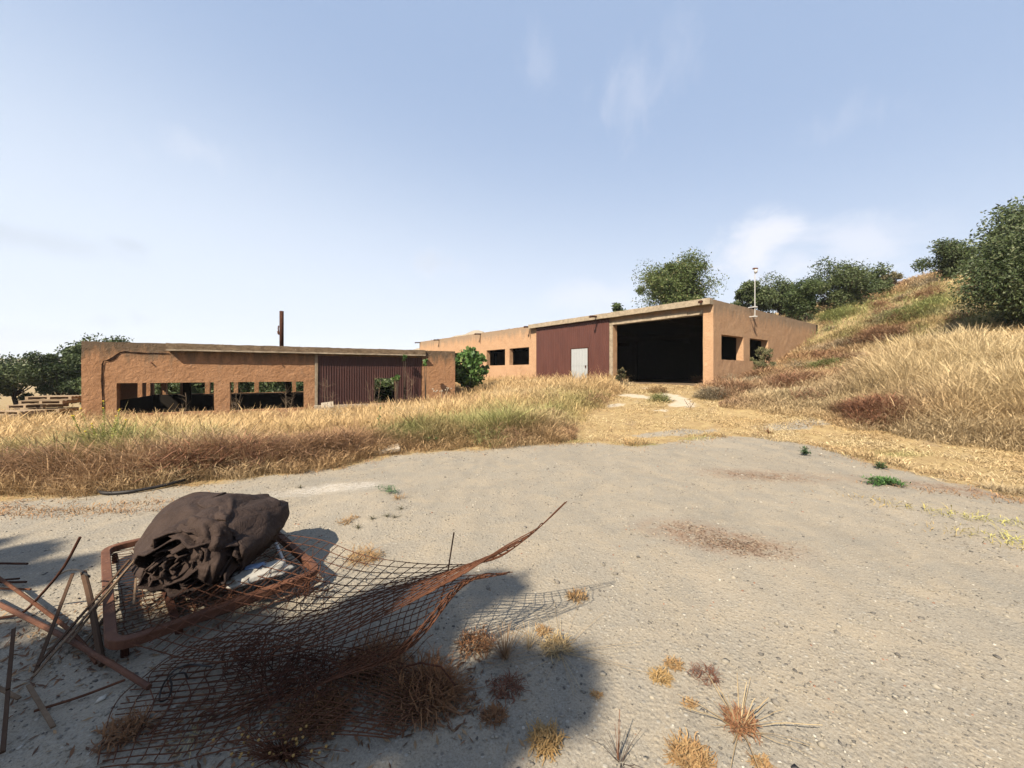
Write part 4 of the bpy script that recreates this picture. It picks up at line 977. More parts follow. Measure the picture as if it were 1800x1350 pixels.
FL = [[(398, 866, 3.36), (362, 884, 3.10), (372, 912, 2.88), (392, 948, 2.70)],
      [(345, 866, 3.36), (318, 888, 3.10), (328, 925, 2.84), (350, 966, 2.62)],
      [(285, 896, 3.22), (270, 925, 3.00), (282, 966, 2.74), (306, 1002, 2.54)],
      [(248, 946, 3.06), (236, 968, 2.94), (232, 1004, 2.70), (262, 1018, 2.55)]]
flap(grid(FL), .030, 1); flap(grid(FL, 12, 10, -.02), .036, 2.4); flap(grid(FL, 28, 12, -.05), .040, 3.7)
FT = [[(372, 876, 3.3), (420, 872, 3.35), (462, 884, 3.4), (492, 900, 3.4)],
      [(352, 892, 3.05), (400, 880, 3.10), (440, 893, 3.14), (476, 922, 3.16)],
      [(372, 905, 2.92), (402, 903, 2.90), (428, 925, 2.90), (448, 962, 2.95)],
      [(345, 915, 2.82), (388, 918, 2.76), (420, 945, 2.76), (428, 985, 2.80)]]
flap(grid(FT, 0, 4), .030, 5.2); flap(grid(FT, -4, -6, .03), .030, 6.1)
FR = [[(330, 945, 2.66), (360, 950, 2.62), (392, 962, 2.62), (405, 985, 2.66)],
      [(322, 965, 2.60), (352, 972, 2.54), (384, 982, 2.54), (398, 1002, 2.60)],
      [(332, 990, 2.56), (352, 998, 2.50), (376, 1004, 2.50), (388, 1012, 2.56)],
      [(336, 1012, 2.56), (350, 1018, 2.52), (366, 1022, 2.52), (378, 1022, 2.56)]]
flap(grid(FR), .035, 8.3, 30, 30); flap(grid(FR, -14, -22, .03), .040, 9.6, 30, 30); flap(grid(FR, 6, -38, .05), .038, 11.2, 30, 30)

# dirty sack and blue plastic inside the bed base
sk = empty('plastic_sack', tuple(ath(452, 1008, .20)), 'dirty white plastic sack with a blue patch lying in the bed base under the wire', 'sack')
def pillow(c, lx, ly, lz, ang, seed):
    mb = MB(); nu, nv = 26, 14; ca, sa = math.cos(ang), math.sin(ang); vs = []
    for i in range(nu+1):
        for s in (0, 1):
            pass
    import bmesh
    bm = bmesh.new(); bmesh.ops.create_icosphere(bm, subdivisions=4, radius=1); vs = []
    for v in bm.verts:
        x, y, z = v.co; x = math.copysign(abs(x)**.7, x); y = math.copysign(abs(y)**.7, y)
        k = 1+.22*mnoise.noise(v.co*2+Vector((seed, 0, 0)))+.08*mnoise.noise(v.co*6+Vector((seed, 0, 0)))
        x, y, z = x*lx*k, y*ly*k, z*lz*k; vs.append((c[0]+x*ca-y*sa, c[1]+x*sa+y*ca, c[2]+z))
    mb.add(vs, [tuple(v.index for v in f.verts) for f in bm.faces]); bm.free(); return mb
c = ath(455, 1008, .20); obj('bag', pillow(c, .19, .10, .04, .75, 2), M['sack'], sk, True)
c = ath(449, 995, .245); obj('blue_wrap', pillow(c, .065, .03, .012, .75, 5), M['blue'], sk, True)
mb = MB(); c = at(485, 955, 3.1); mb.tube([c, at(490, 966, 3.05), at(498, 985, 3.0)], .012, 6); tag(obj('plastic_strip', mb, M['white']), 'white plastic strip poking through the wire near the cloth bundle', 'strip')

# welded wire meshes
def wiremesh(name, label, G, nu, nv, r, amp=.012, seed=0, ext=.03, parent=None, taper=False):
    mb = MB(); random.seed(seed)
    def P(u, v):
        p = surf(G, min(1, max(0, u)), min(1, max(0, v)))
        q = Vector((u*5+seed, v*5, seed)); d = Vector((mnoise.noise(q), mnoise.noise(q+Vector((5, 0, 0))), mnoise.noise(q+Vector((0, 7, 0)))))*amp
        return p+d
    for j in range(nv):
        v = j/(nv-1); u1 = 1-random.random()*ext if (not taper or v < .2) else random.uniform(.72, .88); u0 = random.random()*ext*.5
        mb.tube([P(u0+(u1-u0)*k/34, v) for k in range(35)], r, 5)
    for i in range(nu):
        u = i/(nu-1)*(.90 if taper else .985); v0, v1 = random.random()*ext*.5, 1-random.random()*ext
        mb.tube([P(u, v0+(v1-v0)*k/22)+Vector((0, 0, r*1.6)) for k in range(23)], r, 5)
    o = obj(name, mb, M['rust'], parent); tag(o, label, 'wire mesh', 'rusty reinforcing mesh on the scrap heap'); return o
G_ = [[(452, 934, 3.30), (560, 948, 3.08), (648, 978, 2.92), (760, 992, 2.66), (862, 986, 2.45), (925, 945, 2.34), (1000, 878, 2.22)],
      [(390, 990, 2.80), (480, 1012, 2.66), (590, 1036, 2.50), (700, 1028, 2.36), (835, 993, 2.22), (918, 949, 2.14), (994, 882, 2.10)],
      [(310, 1050, 2.42), (400, 1080, 2.28), (520, 1090, 2.18), (640, 1060, 2.14), (785, 1010, 2.06), (890, 964, 2.02), (975, 898, 1.98)],
      [(225, 1130, 2.16), (310, 1155, 2.08), (400, 1160, 2.02), (520, 1145, 1.96), (650, 1095, 1.92), (765, 1036, 1.90), (862, 984, 1.88)]]
wiremesh('wire_mesh', 'rusty wire mesh sheet curling up to a long point on the right', grid(G_), 32, 15, .0028, .012, 3, taper=True)
G2_ = [[(400, 1110, 2.22), (500, 1090, 2.34), (600, 1060, 2.60), (700, 1020, 2.66), (790, 1015, 2.5), (905, 1005, 2.30)],
       [(270, 1180, 2.08), (430, 1160, 2.15), (590, 1120, 2.25), (690, 1085, 2.25), (760, 1060, 2.2), (850, 1010, 2.12)],
       [(270, 1240, 1.86), (430, 1215, 1.93), (560, 1180, 2.0), (660, 1150, 1.98), (730, 1130, 1.95), (800, 1030, 1.98)],
       [(240, 1300, 1.68), (330, 1285, 1.72), (430, 1255, 1.78), (540, 1215, 1.82), (630, 1180, 1.84), (715, 1150, 1.84)]]
wiremesh('wire_mesh', 'middle rusty wire mesh sheet, sagging under the pointed one', grid(G2_), 26, 17, .0028, .013, 8)
G3_ = [[ath(330, 1130, .03), ath(450, 1115, .05), ath(540, 1130, .10), ath(660, 1150, .12), ath(790, 1200, .06)],
       [ath(210, 1230, .02), ath(380, 1215, .04), ath(520, 1200, .10), ath(640, 1220, .10), ath(760, 1250, .04)],
       [ath(170, 1350, .02), ath(300, 1340, .04), ath(430, 1310, .09), ath(560, 1290, .08), ath(700, 1300, .03)]]
wiremesh('wire_mesh', 'lowest rusty wire mesh sheet lying flat on the shaded ground', G3_, 22, 20, .0026, .016, 13)
mb = MB(); mb.tube([at(798, 936, 2.34), at(788, 1000, 2.36), at(770, 1078, 2.36)], .0042, 6); tag(obj('steel_rod', mb, M['rust']), 'short rusty rod standing up out of the wire mesh', 'steel bar')
mb = MB(); mb.tube([at(640, 1190, 1.98), at(740, 1165, 1.98), at(775, 1172, 1.96), at(800, 1205, 1.90)], .004, 6); tag(obj('steel_rod', mb, M['rust_dark']), 'bent dark rod sticking out of the right side of the lowest mesh', 'steel bar')
def tangle(name, label, pts, n, spread, r, mat):
    mb = MB(); starts = []
    for _ in range(n):
        px, py = random.choice(pts); c = ath(px+random.gauss(0, spread), py+random.gauss(0, spread*.6), .05+random.random()*.14)
        P = [c]; d = Vector((random.gauss(0, 1), random.gauss(0, 1), random.gauss(0, .3))).normalized()
        for k in range(6):
            d = (d+Vector((random.gauss(0, .5), random.gauss(0, .5), random.gauss(0, .25)))).normalized(); q = P[-1]+d*.035
            q.z = min(max(q.z, .01), .30); P.append(q)
        mb.tube(P, r, 4); starts.append(P[0])
    starts.sort(key=lambda p: p.x); mb.tube(starts, r, 4)
    return tag(obj(name, mb, mat), label, 'wire')
tangle('wire_tangle', 'tangle of thin rusty wire and twigs along the front of the bed base', [(300, 1020), (340, 1040), (380, 1060), (420, 1040), (520, 1040), (545, 1030)], 120, 22, .0022, M['rust'])
tangle('wire_tangle', 'dark tangle of twigs and wire in the heart of the mesh', [(490, 1190), (440, 1160), (560, 1150)], 110, 34, .0022, M['rust_dark'])

# bars, laths and pipes on the left
def bar(name, label, pts, r, mat, cat, n=8):
    mb = MB(); P = [ath(*p) for p in pts]
    if len(P) > 2: P = [catmull(P, k/16) for k in range(17)]
    mb.tube(P, r, n); return tag(obj(name, mb, mat), label, cat)
def lath(name, label, p, q, w, t, mat, cat='lath'):
    w *= .8; t *= .8
    mb = MB(); a, b = ath(*p), ath(*q); d = (b-a); sdv = Vector((d.y, -d.x, 0)).normalized(); upv = sdv.cross(d).normalized()
    mb.box((a+b)/2, d/2, sdv*w/2, upv*t/2); return tag(obj(name, mb, mat, bevel=.002), label, cat)
GB = 'scrap bars and laths left of the bed base'
bar('steel_bar', 'long bent dark bar rising to a tip left of the bed base', [(141, 944, .55), (110, 1000, .35), (66, 1052, .10), (38, 1078, .04), (0, 1086, .02), (-40, 1090, .02)], .008, M['rust_dark'], 'steel bar')
bar('steel_pipe', 'long rusty orange pipe lying across the other bars', [(-30, 1048, .06), (90, 1108, .05), (180, 1158, .05), (262, 1208, .03)], .014, M['rust_tube'], 'pipe')
bar('steel_pipe', 'thinner rusty pipe crossing the orange one near the frame edge', [(-10, 1010, .08), (60, 1060, .07), (130, 1115, .06), (170, 1165, .03)], .011, M['rust'], 'pipe')
bar('steel_pipe', 'grey brown upright pipe leaning beside the bed base corner', [(147, 1006, .28), (160, 1060, .18), (180, 1168, .03)], .016, M['stick'], 'pipe')
lath('wooden_lath', 'dark lath leaning between the bent bar and the upright pipe', (128, 1008, .30), (62, 1182, .03), .021, .012, M['stick'])
lath('wooden_lath', 'long pale-edged lath resting on the bed base frame, nearest one', (232, 990, .30), (58, 1190, .03), .016, .012, M['wood'])
lath('wooden_lath', 'middle dark lath of the bundle resting on the bed base', (228, 984, .31), (66, 1170, .05), .017, .012, M['stick'])
lath('wooden_lath', 'thin lath on the upper side of the bundle resting on the bed base', (240, 980, .31), (120, 1130, .07), .016, .010, M['wood'])
lath('wooden_lath', 'short lath leaning under the bundle beside the frame', (200, 1065, .10), (140, 1140, .03), .02, .012, M['wood'])
lath('wooden_lath', 'grey lath pointing down towards the lower left corner', (50, 1204, .05), (94, 1278, .02), .021, .012, M['wood'])
lath('wooden_lath', 'stub of lath at the left edge below the upright stake', (-14, 1203, .05), (34, 1228, .03), .021, .012, M['wood'])
lath('wooden_stake', 'upright dark stake at the left edge, top half', (24, 1106, .22), (14, 1212, .09), .019, .018, M['stick'], 'stake')
lath('wooden_stake', 'dark stake running down to the lower left corner', (14, 1216, .085), (5, 1322, .02), .019, .018, M['stick'], 'stake')
bar('steel_bar', 'short dark bar lying flat at the left edge, farthest one', [(-20, 990, .03), (48, 991, .03)], .009, M['rust_dark'], 'steel bar')
bar('steel_bar', 'upper bar of a close pair lying at the left edge', [(-20, 1021, .03), (34, 1017, .03)], .007, M['rust_dark'], 'steel bar')
bar('steel_bar', 'lower bar of a close pair lying at the left edge', [(-20, 1024, .02), (46, 1023, .03)], .008, M['rust_dark'], 'steel bar')
bar('steel_bar', 'bar lying behind the bent bar, under its middle', [(-10, 1034, .02), (54, 1036, .03)], .007, M['rust'], 'steel bar')
bar('steel_bar', 'rusty bar slanting under the left edge of the wire mesh', [(60, 1250, .02), (140, 1225, .02), (220, 1195, .03)], .006, M['rust'], 'steel bar')
lath('wooden_lath', 'pale lath end hanging below the cloth bundle in the bed base', (239, 1016, .24), (235, 1062, .19), .014, .008, M['wood'])
bar('black_strap', 'black rubber strap looped over the top of the upright pipe', [(104, 1010, .22), (120, 1002, .28), (138, 1002, .30), (152, 1010, .28), (158, 1014, .26)], .006, M['rubber'], 'strap')
mb = MB()
P = [ath(*p) for p in ((372, 1172, .10), (335, 1168, .12), (310, 1176, .16), (296, 1190, .13), (284, 1210, .06), (281, 1232, .02), (296, 1226, .03), (302, 1205, .08), (300, 1190, .12), (322, 1182, .14), (330, 1192, .10))]
mb.tube([catmull(P, k/60) for k in range(61)], .0042, 6); tag(obj('black_wire', mb, M['rubber']), 'loop of black wire on the shaded ground at the left end of the mesh', 'wire')
mb = MB(); P = [gp(x, y)+Vector((0, 0, .03+h)) for x, y, h in ((178, 862, .05), (174, 868, .01), (190, 871, .0), (230, 868, .0), (280, 860, .01), (325, 851, .03))]
mb.tube([catmull(P, k/40) for k in range(41)], .022, 8); tag(obj('rubber_hose', mb, M['rubber'], None, True), 'black rubber hose lying along the grass edge behind the cloth bundle', 'hose')

# slab, pallets, block by the ribbed sheet
c = gp(684, 796); mb = MB(); mb.box(c+Vector((0, 0, .07)), (.19, .04, .03), (-.06, .14, .02), (0, -.01, .035)); tag(obj('concrete_slab', mb, M['slab'], None, bevel=.012), 'pale broken concrete slab lying at the edge of the grass', 'slab')
c = gp(664, 797); mb = MB(); mb.box(c+Vector((-.03, 0, .04)), (.15, .0, .01), (0, .08, .0), (0, 0, .014)); tag(obj('stone_slab', mb, M['slab'], None, bevel=.008), 'thin grey tile half under the pale concrete slab', 'slab')
def pallet(c, ang, tilt, label, L=1.2, Wp=.8):
    ca, sa = math.cos(ang), math.sin(ang); X = Vector((ca, sa, tilt)); Yv = Vector((-sa, ca, 0)); Zv = Vector((0, 0, 1))
    e = empty('wooden_pallet', c, label, 'pallet', 'wooden pallets stacked left of the low shed'); c = Vector(c)
    for z, cnt in ((.131, 6), (.011, 3)):
        for i in range(cnt):
            y = (i/(cnt-1)-.5)*(Wp-.1); mb = MB(); mb.box(c+Yv*y+Zv*z, X*L/2, Yv*.047, Zv*.011); obj('board', mb, M['pallet'], e)
    for i in (-1, 0, 1):
        mb = MB(); mb.box(c+X*i*(L/2-.06)+Zv*.071, X*.05, Yv*Wp/2, Zv*.047); obj('bearer', mb, M['pallet'], e)
for k, (px, z, ang, tilt, lab) in enumerate((
    (76, -.30, .15, 0, 'lowest wooden pallet of the stack beside the low shed corner'), (66, -.14, .08, 0, 'second pallet from the ground beside the low shed corner'),
    (82, .02, .2, .01, 'middle pallet of the stack beside the low shed corner'), (60, .19, -.05, .02, 'pallet sticking out to the left, below the two top ones'),
    (92, .37, .12, 0, 'second pallet from the top of the stack by the shed'), (96, .53, .2, .0, 'topmost pallet of the stack beside the low shed corner'))):
    Y = 16.0; pallet(((px-CX)/F*Y, Y+(k % 2)*.15, z), ang, tilt, lab, 1.55, .9)
pallet(((36-CX)/F*15.2, 15.2, .02), -.15, .0, 'separate pallet leaning at the left end of the pallet stack', 1.3, .8)
t_ = 8.15; c = pt(*A3, t_+.3, -.62, .10); mb = MB(); mb.box(c, Vector((UL[0], UL[1], .12))*.26, Vector((VL[0]*.12, VL[1]*.12, .12)), (0, 0, .03)); tag(obj('broken_slab', mb, M['slab'], None, bevel=.015), 'broken white slab tilted at the left foot of the ribbed sheet', 'slab')

# ---------------------------------------------------------------- individual plants
def plant(name, label, cat, px, py, build, mat, col=None, group=None):
    pass
def ribbons(mb_pts, cols, w):
    """list of polylines to flat ribbons with colours"""
    V, Fc, C = [], [], []
    for P, c, ww in zip(mb_pts, cols, w):
        b = len(V)
        for k, p in enumerate(P):
            d = (P[min(k+1, len(P)-1)]-P[max(k-1, 0)]); s = Vector((d.y, -d.x, random.uniform(-.3, .3)*d.length))
            s = s.normalized()*ww*(1-.6*k/len(P)) if s.length > 1e-8 else Vector((ww, 0, 0))
            V += [p-s, p+s]; C += [c, c]
        for k in range(len(P)-1): Fc.append((b+2*k, b+2*k+1, b+2*k+3, b+2*k+2))
    return np.array([tuple(v) for v in V]), np.array(Fc), np.array(C)
def cushion(label, px, py, rpx, pal, n=140, hgt=.5, name='dry_weed', twig=.0026, curl=1.0, flatx=1.0):
    """low dried cushion plant: short curled stems radiating from a crown"""
    c = gp(px, py); r = rpx/F*c.y; e = c; L = []; cols = []; ws = []
    for _ in range(n):
        a = random.uniform(0, 6.283); rr = r*math.sqrt(random.random()); p = Vector((c.x+math.cos(a)*rr*flatx, c.y+math.sin(a)*rr*.9, c.z+.002+random.random()*r*hgt*.5))
        d = Vector((math.cos(a)*.5+random.gauss(0, .6), math.sin(a)*.5+random.gauss(0, .6), abs(random.gauss(.3, .5)))).normalized(); P = [p]
        for k in range(5):
            d = (d+Vector((random.gauss(0, .45), random.gauss(0, .45), random.gauss(-.12, .35)))*curl).normalized(); q = P[-1]+d*r*.20
            q.z = max(q.z, c.z+.003); P.append(q)
        t = random.random(); cols.append(tuple(np.array(pal[0])*(1-t)+np.array(pal[1])*t)); L.append(P); ws.append(twig*random.uniform(.6, 1.5))
    V, f, C = ribbons(L, cols, ws); o = npmesh(name, V-np.array(c), f, M['grass'], C, offset=c); tag(o, label, 'weed', 'dried weeds scattered on the gravel'); return o
def tuft(label, px, py, rpx, hpx, pal, n=60, name='dry_tuft', spread=1.0, w=.0016, group='dried weeds scattered on the gravel'):
    c = gp(px, py); r = rpx/F*c.y; h = hpx/F*c.y; L = []; cols = []; ws = []
    for _ in range(n):
        a = random.uniform(0, 6.283); p = c+Vector((math.cos(a), math.sin(a), 0))*r*.15*random.random()
        lean = random.random()*spread; hh = h*random.uniform(.4, 1); P = []
        for k in range(7):
            t = k/6; P.append(p+Vector((math.cos(a)*lean*r*1.3*(t+.4*t*t), math.sin(a)*lean*r*1.3*(t+.4*t*t), hh*(t-.35*lean*t*t)+random.gauss(0, .003))))
        t = random.random(); cols.append(tuple(np.array(pal[0])*(1-t)+np.array(pal[1])*t)); L.append(P); ws.append(w*random.uniform(.6, 1.5))
    V, f, C = ribbons(L, cols, ws); o = npmesh(name, V-np.array(c), f, M['grass'], C, offset=c); tag(o, label, 'weed', group); return o
ORG = ((.44, .25, .11), (.60, .41, .20)); BRN = ((.26, .12, .06), (.42, .22, .10)); STR = ((.50, .36, .20), (.66, .52, .31)); REDB = ((.20, .08, .05), (.32, .15, .09))
cushion('orange brown dried weed beside the faint mesh shadow', 1014, 1052, 14, ORG, 130)
cushion('golden dried weed, left and lower of a close pair', 1162, 1194, 15, ((.52, .33, .13), (.68, .47, .22)), 140)
cushion('small orange dried weed, upper right of a close pair', 1184, 1172, 12, ORG, 110)
cushion('round golden brown dried weed with upright curled stems near the bottom edge', 958, 1310, 24, ((.48, .29, .11), (.64, .44, .20)), 230, .8)
cushion('brown dried weed at the edge of the tree shade, left of the golden one', 868, 1266, 17, BRN, 150)
cushion('wide rusty dried weed at the bottom edge, right of the thorny stems', 1214, 1338, 28, ORG, 300, .35)
cushion('tiny orange weed beside the bottom edge, far right of the row', 1338, 1345, 14, ORG, 90)
cushion('dark orange weed in the shade touching the pale tuft', 836, 1136, 26, BRN, 190, .6)
cushion('small orange weed above the straw tangle', 954, 1112, 12, ORG, 90)
cushion('pale straw-coloured dried weed in the straw tangle', 978, 1140, 22, ((.55, .38, .18), (.72, .55, .30)), 150, .5)
cushion('large brown weed clump where the wire mesh ends', 748, 1226, 52, BRN, 620, .5, curl=.8)
cushion('faint reddish weed in the shade below the pale tuft', 890, 1214, 24, REDB, 110, .4)
cushion('orange dried weed seen through the far edge of the mesh', 640, 982, 24, ORG, 170, .4)
cushion('tiny orange weed on the gravel above the wire mesh', 606, 920, 11, ORG, 70)
cushion('speck of orange weed next to the tiny one above the mesh', 622, 911, 7, ORG, 40)
cushion('dried pinkish weed near the green creeping plant in the yard', 702, 877, 10, ORG, 50)
cushion('brown dried weed in the shade near the bottom left corner', 222, 1290, 30, BRN, 200, .7)
cushion('lone small orange weed left of the thorny stems', 1048, 1222, 8, ORG, 50)
cushion('small yellow brown weed left of the star-shaped tuft', 1212, 1243, 10, ORG, 60)
cushion('dark twiggy weed right of the close orange pair', 1240, 1192, 20, REDB, 120, .9, name='twiggy_weed', twig=.0014)
cushion('matted brown weed under the low end of the wire mesh', 560, 1262, 40, BRN, 380, .6)
cushion('sprawling rusty brown weed under the middle of the wire mesh', 660, 1170, 46, BRN, 420, .4)
for px, py, lab in ((655, 913, 'small dark weed above the mesh, leftmost of four'), (680, 908, 'small dark weed above the mesh, second of four'), (695, 910, 'small dark weed above the mesh, third of four'), (706, 895, 'small dark weed above the mesh, farthest right of four'), (630, 929, 'small dark weed just above the mesh edge'), (528, 858, 'small dark weed on the white powder patch')):
    tuft(lab, px, py, 8, 7, ((.10, .11, .05), (.16, .13, .07)), 26, name='small_weed', w=.0022)
tuft('upright pale tuft with long stems at the edge of the shade', 888, 1160, 34, 62, ((.34, .19, .10), (.55, .38, .22)), 120)
tuft('thin straw stems standing right of the pale tuft', 930, 1140, 22, 46, STR, 40)
tuft('fallen straw stems fanning out to the right of the tangle', 985, 1150, 75, 14, STR, 46, spread=1.3, w=.0013)
tuft('star-shaped tuft with long straw stems in the lower right foreground', 1300, 1285, 55, 60, STR, 34, spread=1.25, w=.0024)
cushion('rusty heart of the star-shaped tuft', 1302, 1280, 22, ((.33, .15, .08), (.48, .26, .13)), 200, 1.0, curl=.6)
tuft('pair of tall thorny reddish stems at the bottom edge', 1086, 1338, 7, 118, ((.24, .10, .06), (.34, .17, .10)), 9, spread=.5, w=.0032, name='thorny_stem')
tuft('dead dark stems beside the thorny ones at the bottom edge', 1092, 1345, 40, 40, ((.08, .06, .05), (.14, .10, .08)), 16, spread=1.0, name='dead_weed')
tuft('straw wisp lying in the shade near the bottom of the mesh', 340, 1290, 36, 8, ((.55, .45, .22), (.68, .58, .34)), 14, spread=1.4, w=.0022, name='straw_wisp')
tuft('small reddish tuft on the track edge', 1352, 762, 9, 12, BRN, 30, w=.006, name='small_tuft')
tuft('low brown tuft left of the track mouth', 958, 778, 9, 10, BRN, 30, w=.005, name='small_tuft')
GRN = ((.09, .20, .06), (.16, .30, .09))
def creeping(label, px, py, wpx, n, pal=GRN, lsz=.018, hpx=8):
    c = gp(px, py); r = wpx/F*c.y; L = []; cols = []; ws = []
    for _ in range(n):
        a = random.choice([.2, 2.9, 3.5, -.5, -1.0, 1.2])+random.gauss(0, .25); P = []; ln = r*random.uniform(.3, 1)
        for k in range(6): P.append(c+Vector((math.cos(a)*ln*k/5, math.sin(a)*ln*k/5*.8, .01+hpx/F*c.y*random.random())))
        L.append(P); cols.append(pal[0]); ws.append(.003)
        for k in range(1, 6):
            for _ in range(5):
                q = P[k]+Vector((random.gauss(0, .02), random.gauss(0, .02), random.random()*.02)); d = Vector((random.gauss(0, 1), random.gauss(0, 1), random.gauss(.3, .4))).normalized()*lsz
                t = random.random(); L.append([q, q+d, q+d*2]); cols.append(tuple(np.array(pal[0])*(1-t)+np.array(pal[1])*t)); ws.append(lsz*.45)
    V, f, C = ribbons(L, cols, ws); o = npmesh('creeping_plant', V-np.array(c), f, M['leaf'], C, offset=c); tag(o, label, 'weed'); return o
creeping('bright green creeping plant on the right of the gravel yard', 1552, 852, 36, 34)
creeping('small green sprig at the far edge of the gravel', 1414, 801, 9, 8, ((.06, .12, .05), (.10, .18, .07)), .02, 12)
creeping('little dark green sprig just behind the creeping plant', 1546, 824, 9, 6, ((.08, .13, .05), (.13, .2, .07)), .02)
creeping('spindly grey green plant on the gravel above the mesh', 684, 866, 30, 8, ((.13, .22, .11), (.2, .3, .15)), .012, 10)
creeping('blue green leafy weed at the foot of the grass bank', 838, 760, 34, 16, ((.12, .24, .11), (.2, .33, .16)), .035, 14)
creeping('bright green weed low in the grass right of the slab', 742, 782, 36, 18, ((.12, .20, .06), (.18, .27, .08)), .03, 12)

def stalk(name, label, px, ybase, ytop, Y, pal, leaves=60, lsz=.02, stems=1, spread=.15, r=.006, flower=None, bare=.1, dead=False):
    """upright stemmed plant with leaves along its stems"""
    x = (px-CX)/F*Y; z0 = gz(x, Y); top = EYE+(HY-ytop)/F*Y; e = empty(name, (x, Y, z0), label, 'plant'); mbs = MB(); L = []; cols = []; ws = []; fl = MB()
    for s in range(stems):
        H = (top-z0)*(1 if s == 0 else random.uniform(.55, .9)); a = random.uniform(0, 6.28); sp_ = 0 if s == 0 else spread*random.uniform(.5, 1.2)
        P = [Vector((x+math.cos(a)*sp_*(t**.8), Y+math.sin(a)*sp_*(t**.8)*.5, z0+H*t))+Vector((random.gauss(0, .006), random.gauss(0, .006), 0)) for t in [k/8 for k in range(9)]]
        mbs.tube(P, r, 5, r*.3)
        if dead:
            for _ in range(9):
                k = random.randint(3, 7); q = P[k]; d = Vector((random.gauss(0, 1), random.gauss(0, .6), random.uniform(.4, 1.2))).normalized()*H*random.uniform(.12, .3)
                mbs.tube([q, q+d*.5+Vector((0, 0, .02)), q+d], r*.4, 4, r*.15)
        for _ in range(leaves//stems):
            t = bare+(1-bare)*random.random(); q = catmull(P, t); d = Vector((random.gauss(0, 1), random.gauss(0, 1), random.gauss(.3, .5))).normalized()*lsz*(1.25-.5*t)
            c_ = random.random(); L.append([q, q+d, q+d*2]); cols.append(tuple(np.array(pal[0])*(1-c_)+np.array(pal[1])*c_)); ws.append(lsz*.42)
        if flower: fl.blob(P[-1]+Vector((0, 0, .01)), .014, .014, .014, .3, 1)
    obj('stem', mbs, M['stalkgreen'] if not dead else M['deadstalk'], e)
    if L:
        V, f, C = ribbons(L, cols, ws); npmesh('leaves', V-np.array(e.location), f, M['leaf'], C, e)
    if flower: obj('flower', fl, M['yellow'], e)
    return e
m = Mat('green_stalk', .7); M['stalkgreen'] = m.color((.22, .24, .09)).m
m = Mat('dead_stalk', .8); M['deadstalk'] = m.color(m.mix(m.noise(20), (.36, .27, .18), (.22, .15, .10))).m
m = Mat('yellow_flower', .7); M['yellow'] = m.color((.70, .52, .05)).m
stalk('yellow_flower_plant', 'tall leafy weed with yellow flower tips in front of the cracked wall', 183, 822, 706, 6.7, ((.34, .42, .08), (.72, .68, .20)), 1100, .019, 12, .40, .006, True, .12)
stalk('tall_stalk', 'tall thin green stalk with a tuft on top in front of the ribbed sheet', 695, 795, 664, 8.6, ((.30, .34, .12), (.45, .40, .2)), 22, .014, 1, .1, .005, False, .8)
stalk('slanting_stalk', 'slanting green stem with a few leaves left of the tall thin stalk', 668, 775, 700, 8.8, ((.14, .22, .08), (.22, .3, .1)), 30, .03, 2, .2, .006, False, .5)
for px, yt, Y, lab in ((327, 690, 14.5, 'green stem growing up in front of the first open window'), (415, 672, 15.5, 'grey stem standing before the left side of the second window'), (502, 676, 16.2, 'leaning dead stem before the right side of the second window'),
                       (575, 660, 17.5, 'bare dead shrub before the left side of the ribbed sheet'), (658, 658, 18.3, 'bare branching shrub left of the hole in the ribbed sheet'), (717, 655, 19.0, 'dead branching stem right of the hole in the ribbed sheet'),
                       (1213, 700, 12.5, 'dry stem beside the track on the right')):
    stalk('dead_shrub', lab, px, 0, yt, Y, ((.3, .26, .13), (.42, .34, .2)), 14, .02, 3, .30, .011, False, .4, True)
mb = MB()
for k in range(9):
    q = at(770+random.gauss(0, 7), 686+random.gauss(0, 1.6), 20.6); mb.blob(q, .05, .05, .035, .4, 1, k)
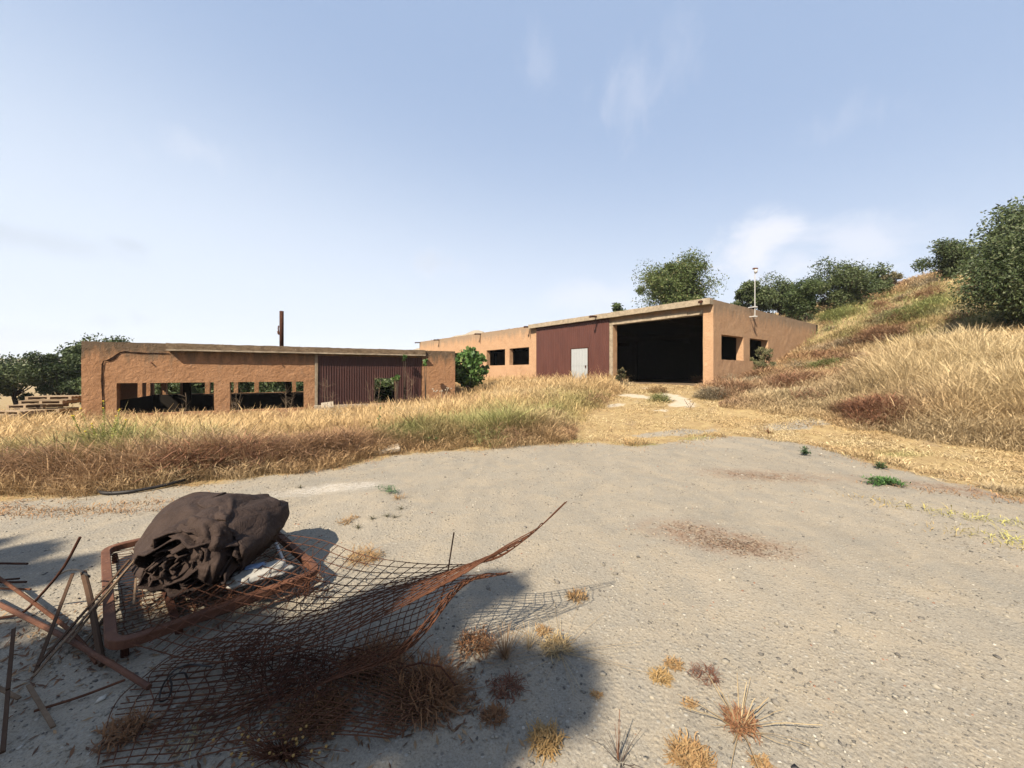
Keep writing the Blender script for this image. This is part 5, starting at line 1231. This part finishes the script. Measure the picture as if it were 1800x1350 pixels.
for k in range(6):
    q = at(788+random.gauss(0, 4), 683+random.gauss(0, 1.6), 20.8); mb.blob(q, .05, .05, .035, .4, 1, k+20)
q = at(778, 700, 20.6); mb.tube([Vector((q.x, q.y, gz(q.x, q.y))), at(776, 686, 20.6)], .012, 5); mb.tube([Vector((q.x, q.y, gz(q.x, q.y))), at(787, 684, 20.7)], .012, 5)
tag(obj('white_thistle', mb, M['slab']), 'pale thistle heads in front of the bare pier of the low shed', 'plant')
# small seed balls on the weed in the bottom shade
SH = [ath(500+random.gauss(0, 55), 1312+random.gauss(0, 22), .03+random.random()*.12) for _ in range(46)]
m = Mat('seed_heads', .8); M['seed'] = m.color((.42, .27, .09)).m
sw_ = empty('seeded_weed', tuple(gp(500, 1325)), 'brown bushy weed with round yellow seed heads at the bottom edge', 'weed')
for c in SH:
    mb = MB(); mb.blob(c, .006, .006, .006, .2, 1); obj('seed_head', mb, M['seed'], sw_)
mb = MB(); c0 = gp(500, 1335)
for k_ in range(120+len(SH)):
    q = SH[k_] if k_ < len(SH) else ath(500+random.gauss(0, 50), 1315+random.gauss(0, 22), .02+random.random()*.13); b = c0+Vector((random.gauss(0, .004), random.gauss(0, .004), 0)); mb.tube([b, b.lerp(q, .55)+Vector((random.gauss(0, .015), random.gauss(0, .015), .015)), q], .0016, 4)
obj('stems', mb, M['rust'], sw_)

# ---------------------------------------------------------------- summer haze
def haze():
    mb = MB(); mb.box((0, 0, 95), (3600, 0, 0), (0, 3600, 0), (0, 0, 125))
    m = bpy.data.materials.new('haze'); m.use_nodes = True; nt = m.node_tree; nt.nodes.clear()
    o = nt.nodes.new('ShaderNodeOutputMaterial'); v = nt.nodes.new('ShaderNodeVolumePrincipled')
    v.inputs['Color'].default_value = (.86, .92, 1, 1); v.inputs['Density'].default_value = HAZE; v.inputs['Anisotropy'].default_value = 0
    nt.links.new(v.outputs[0], o.inputs['Volume'])
    ob = obj('haze', mb, m); ob['kind'] = 'stuff'
HAZE = .00025
haze()
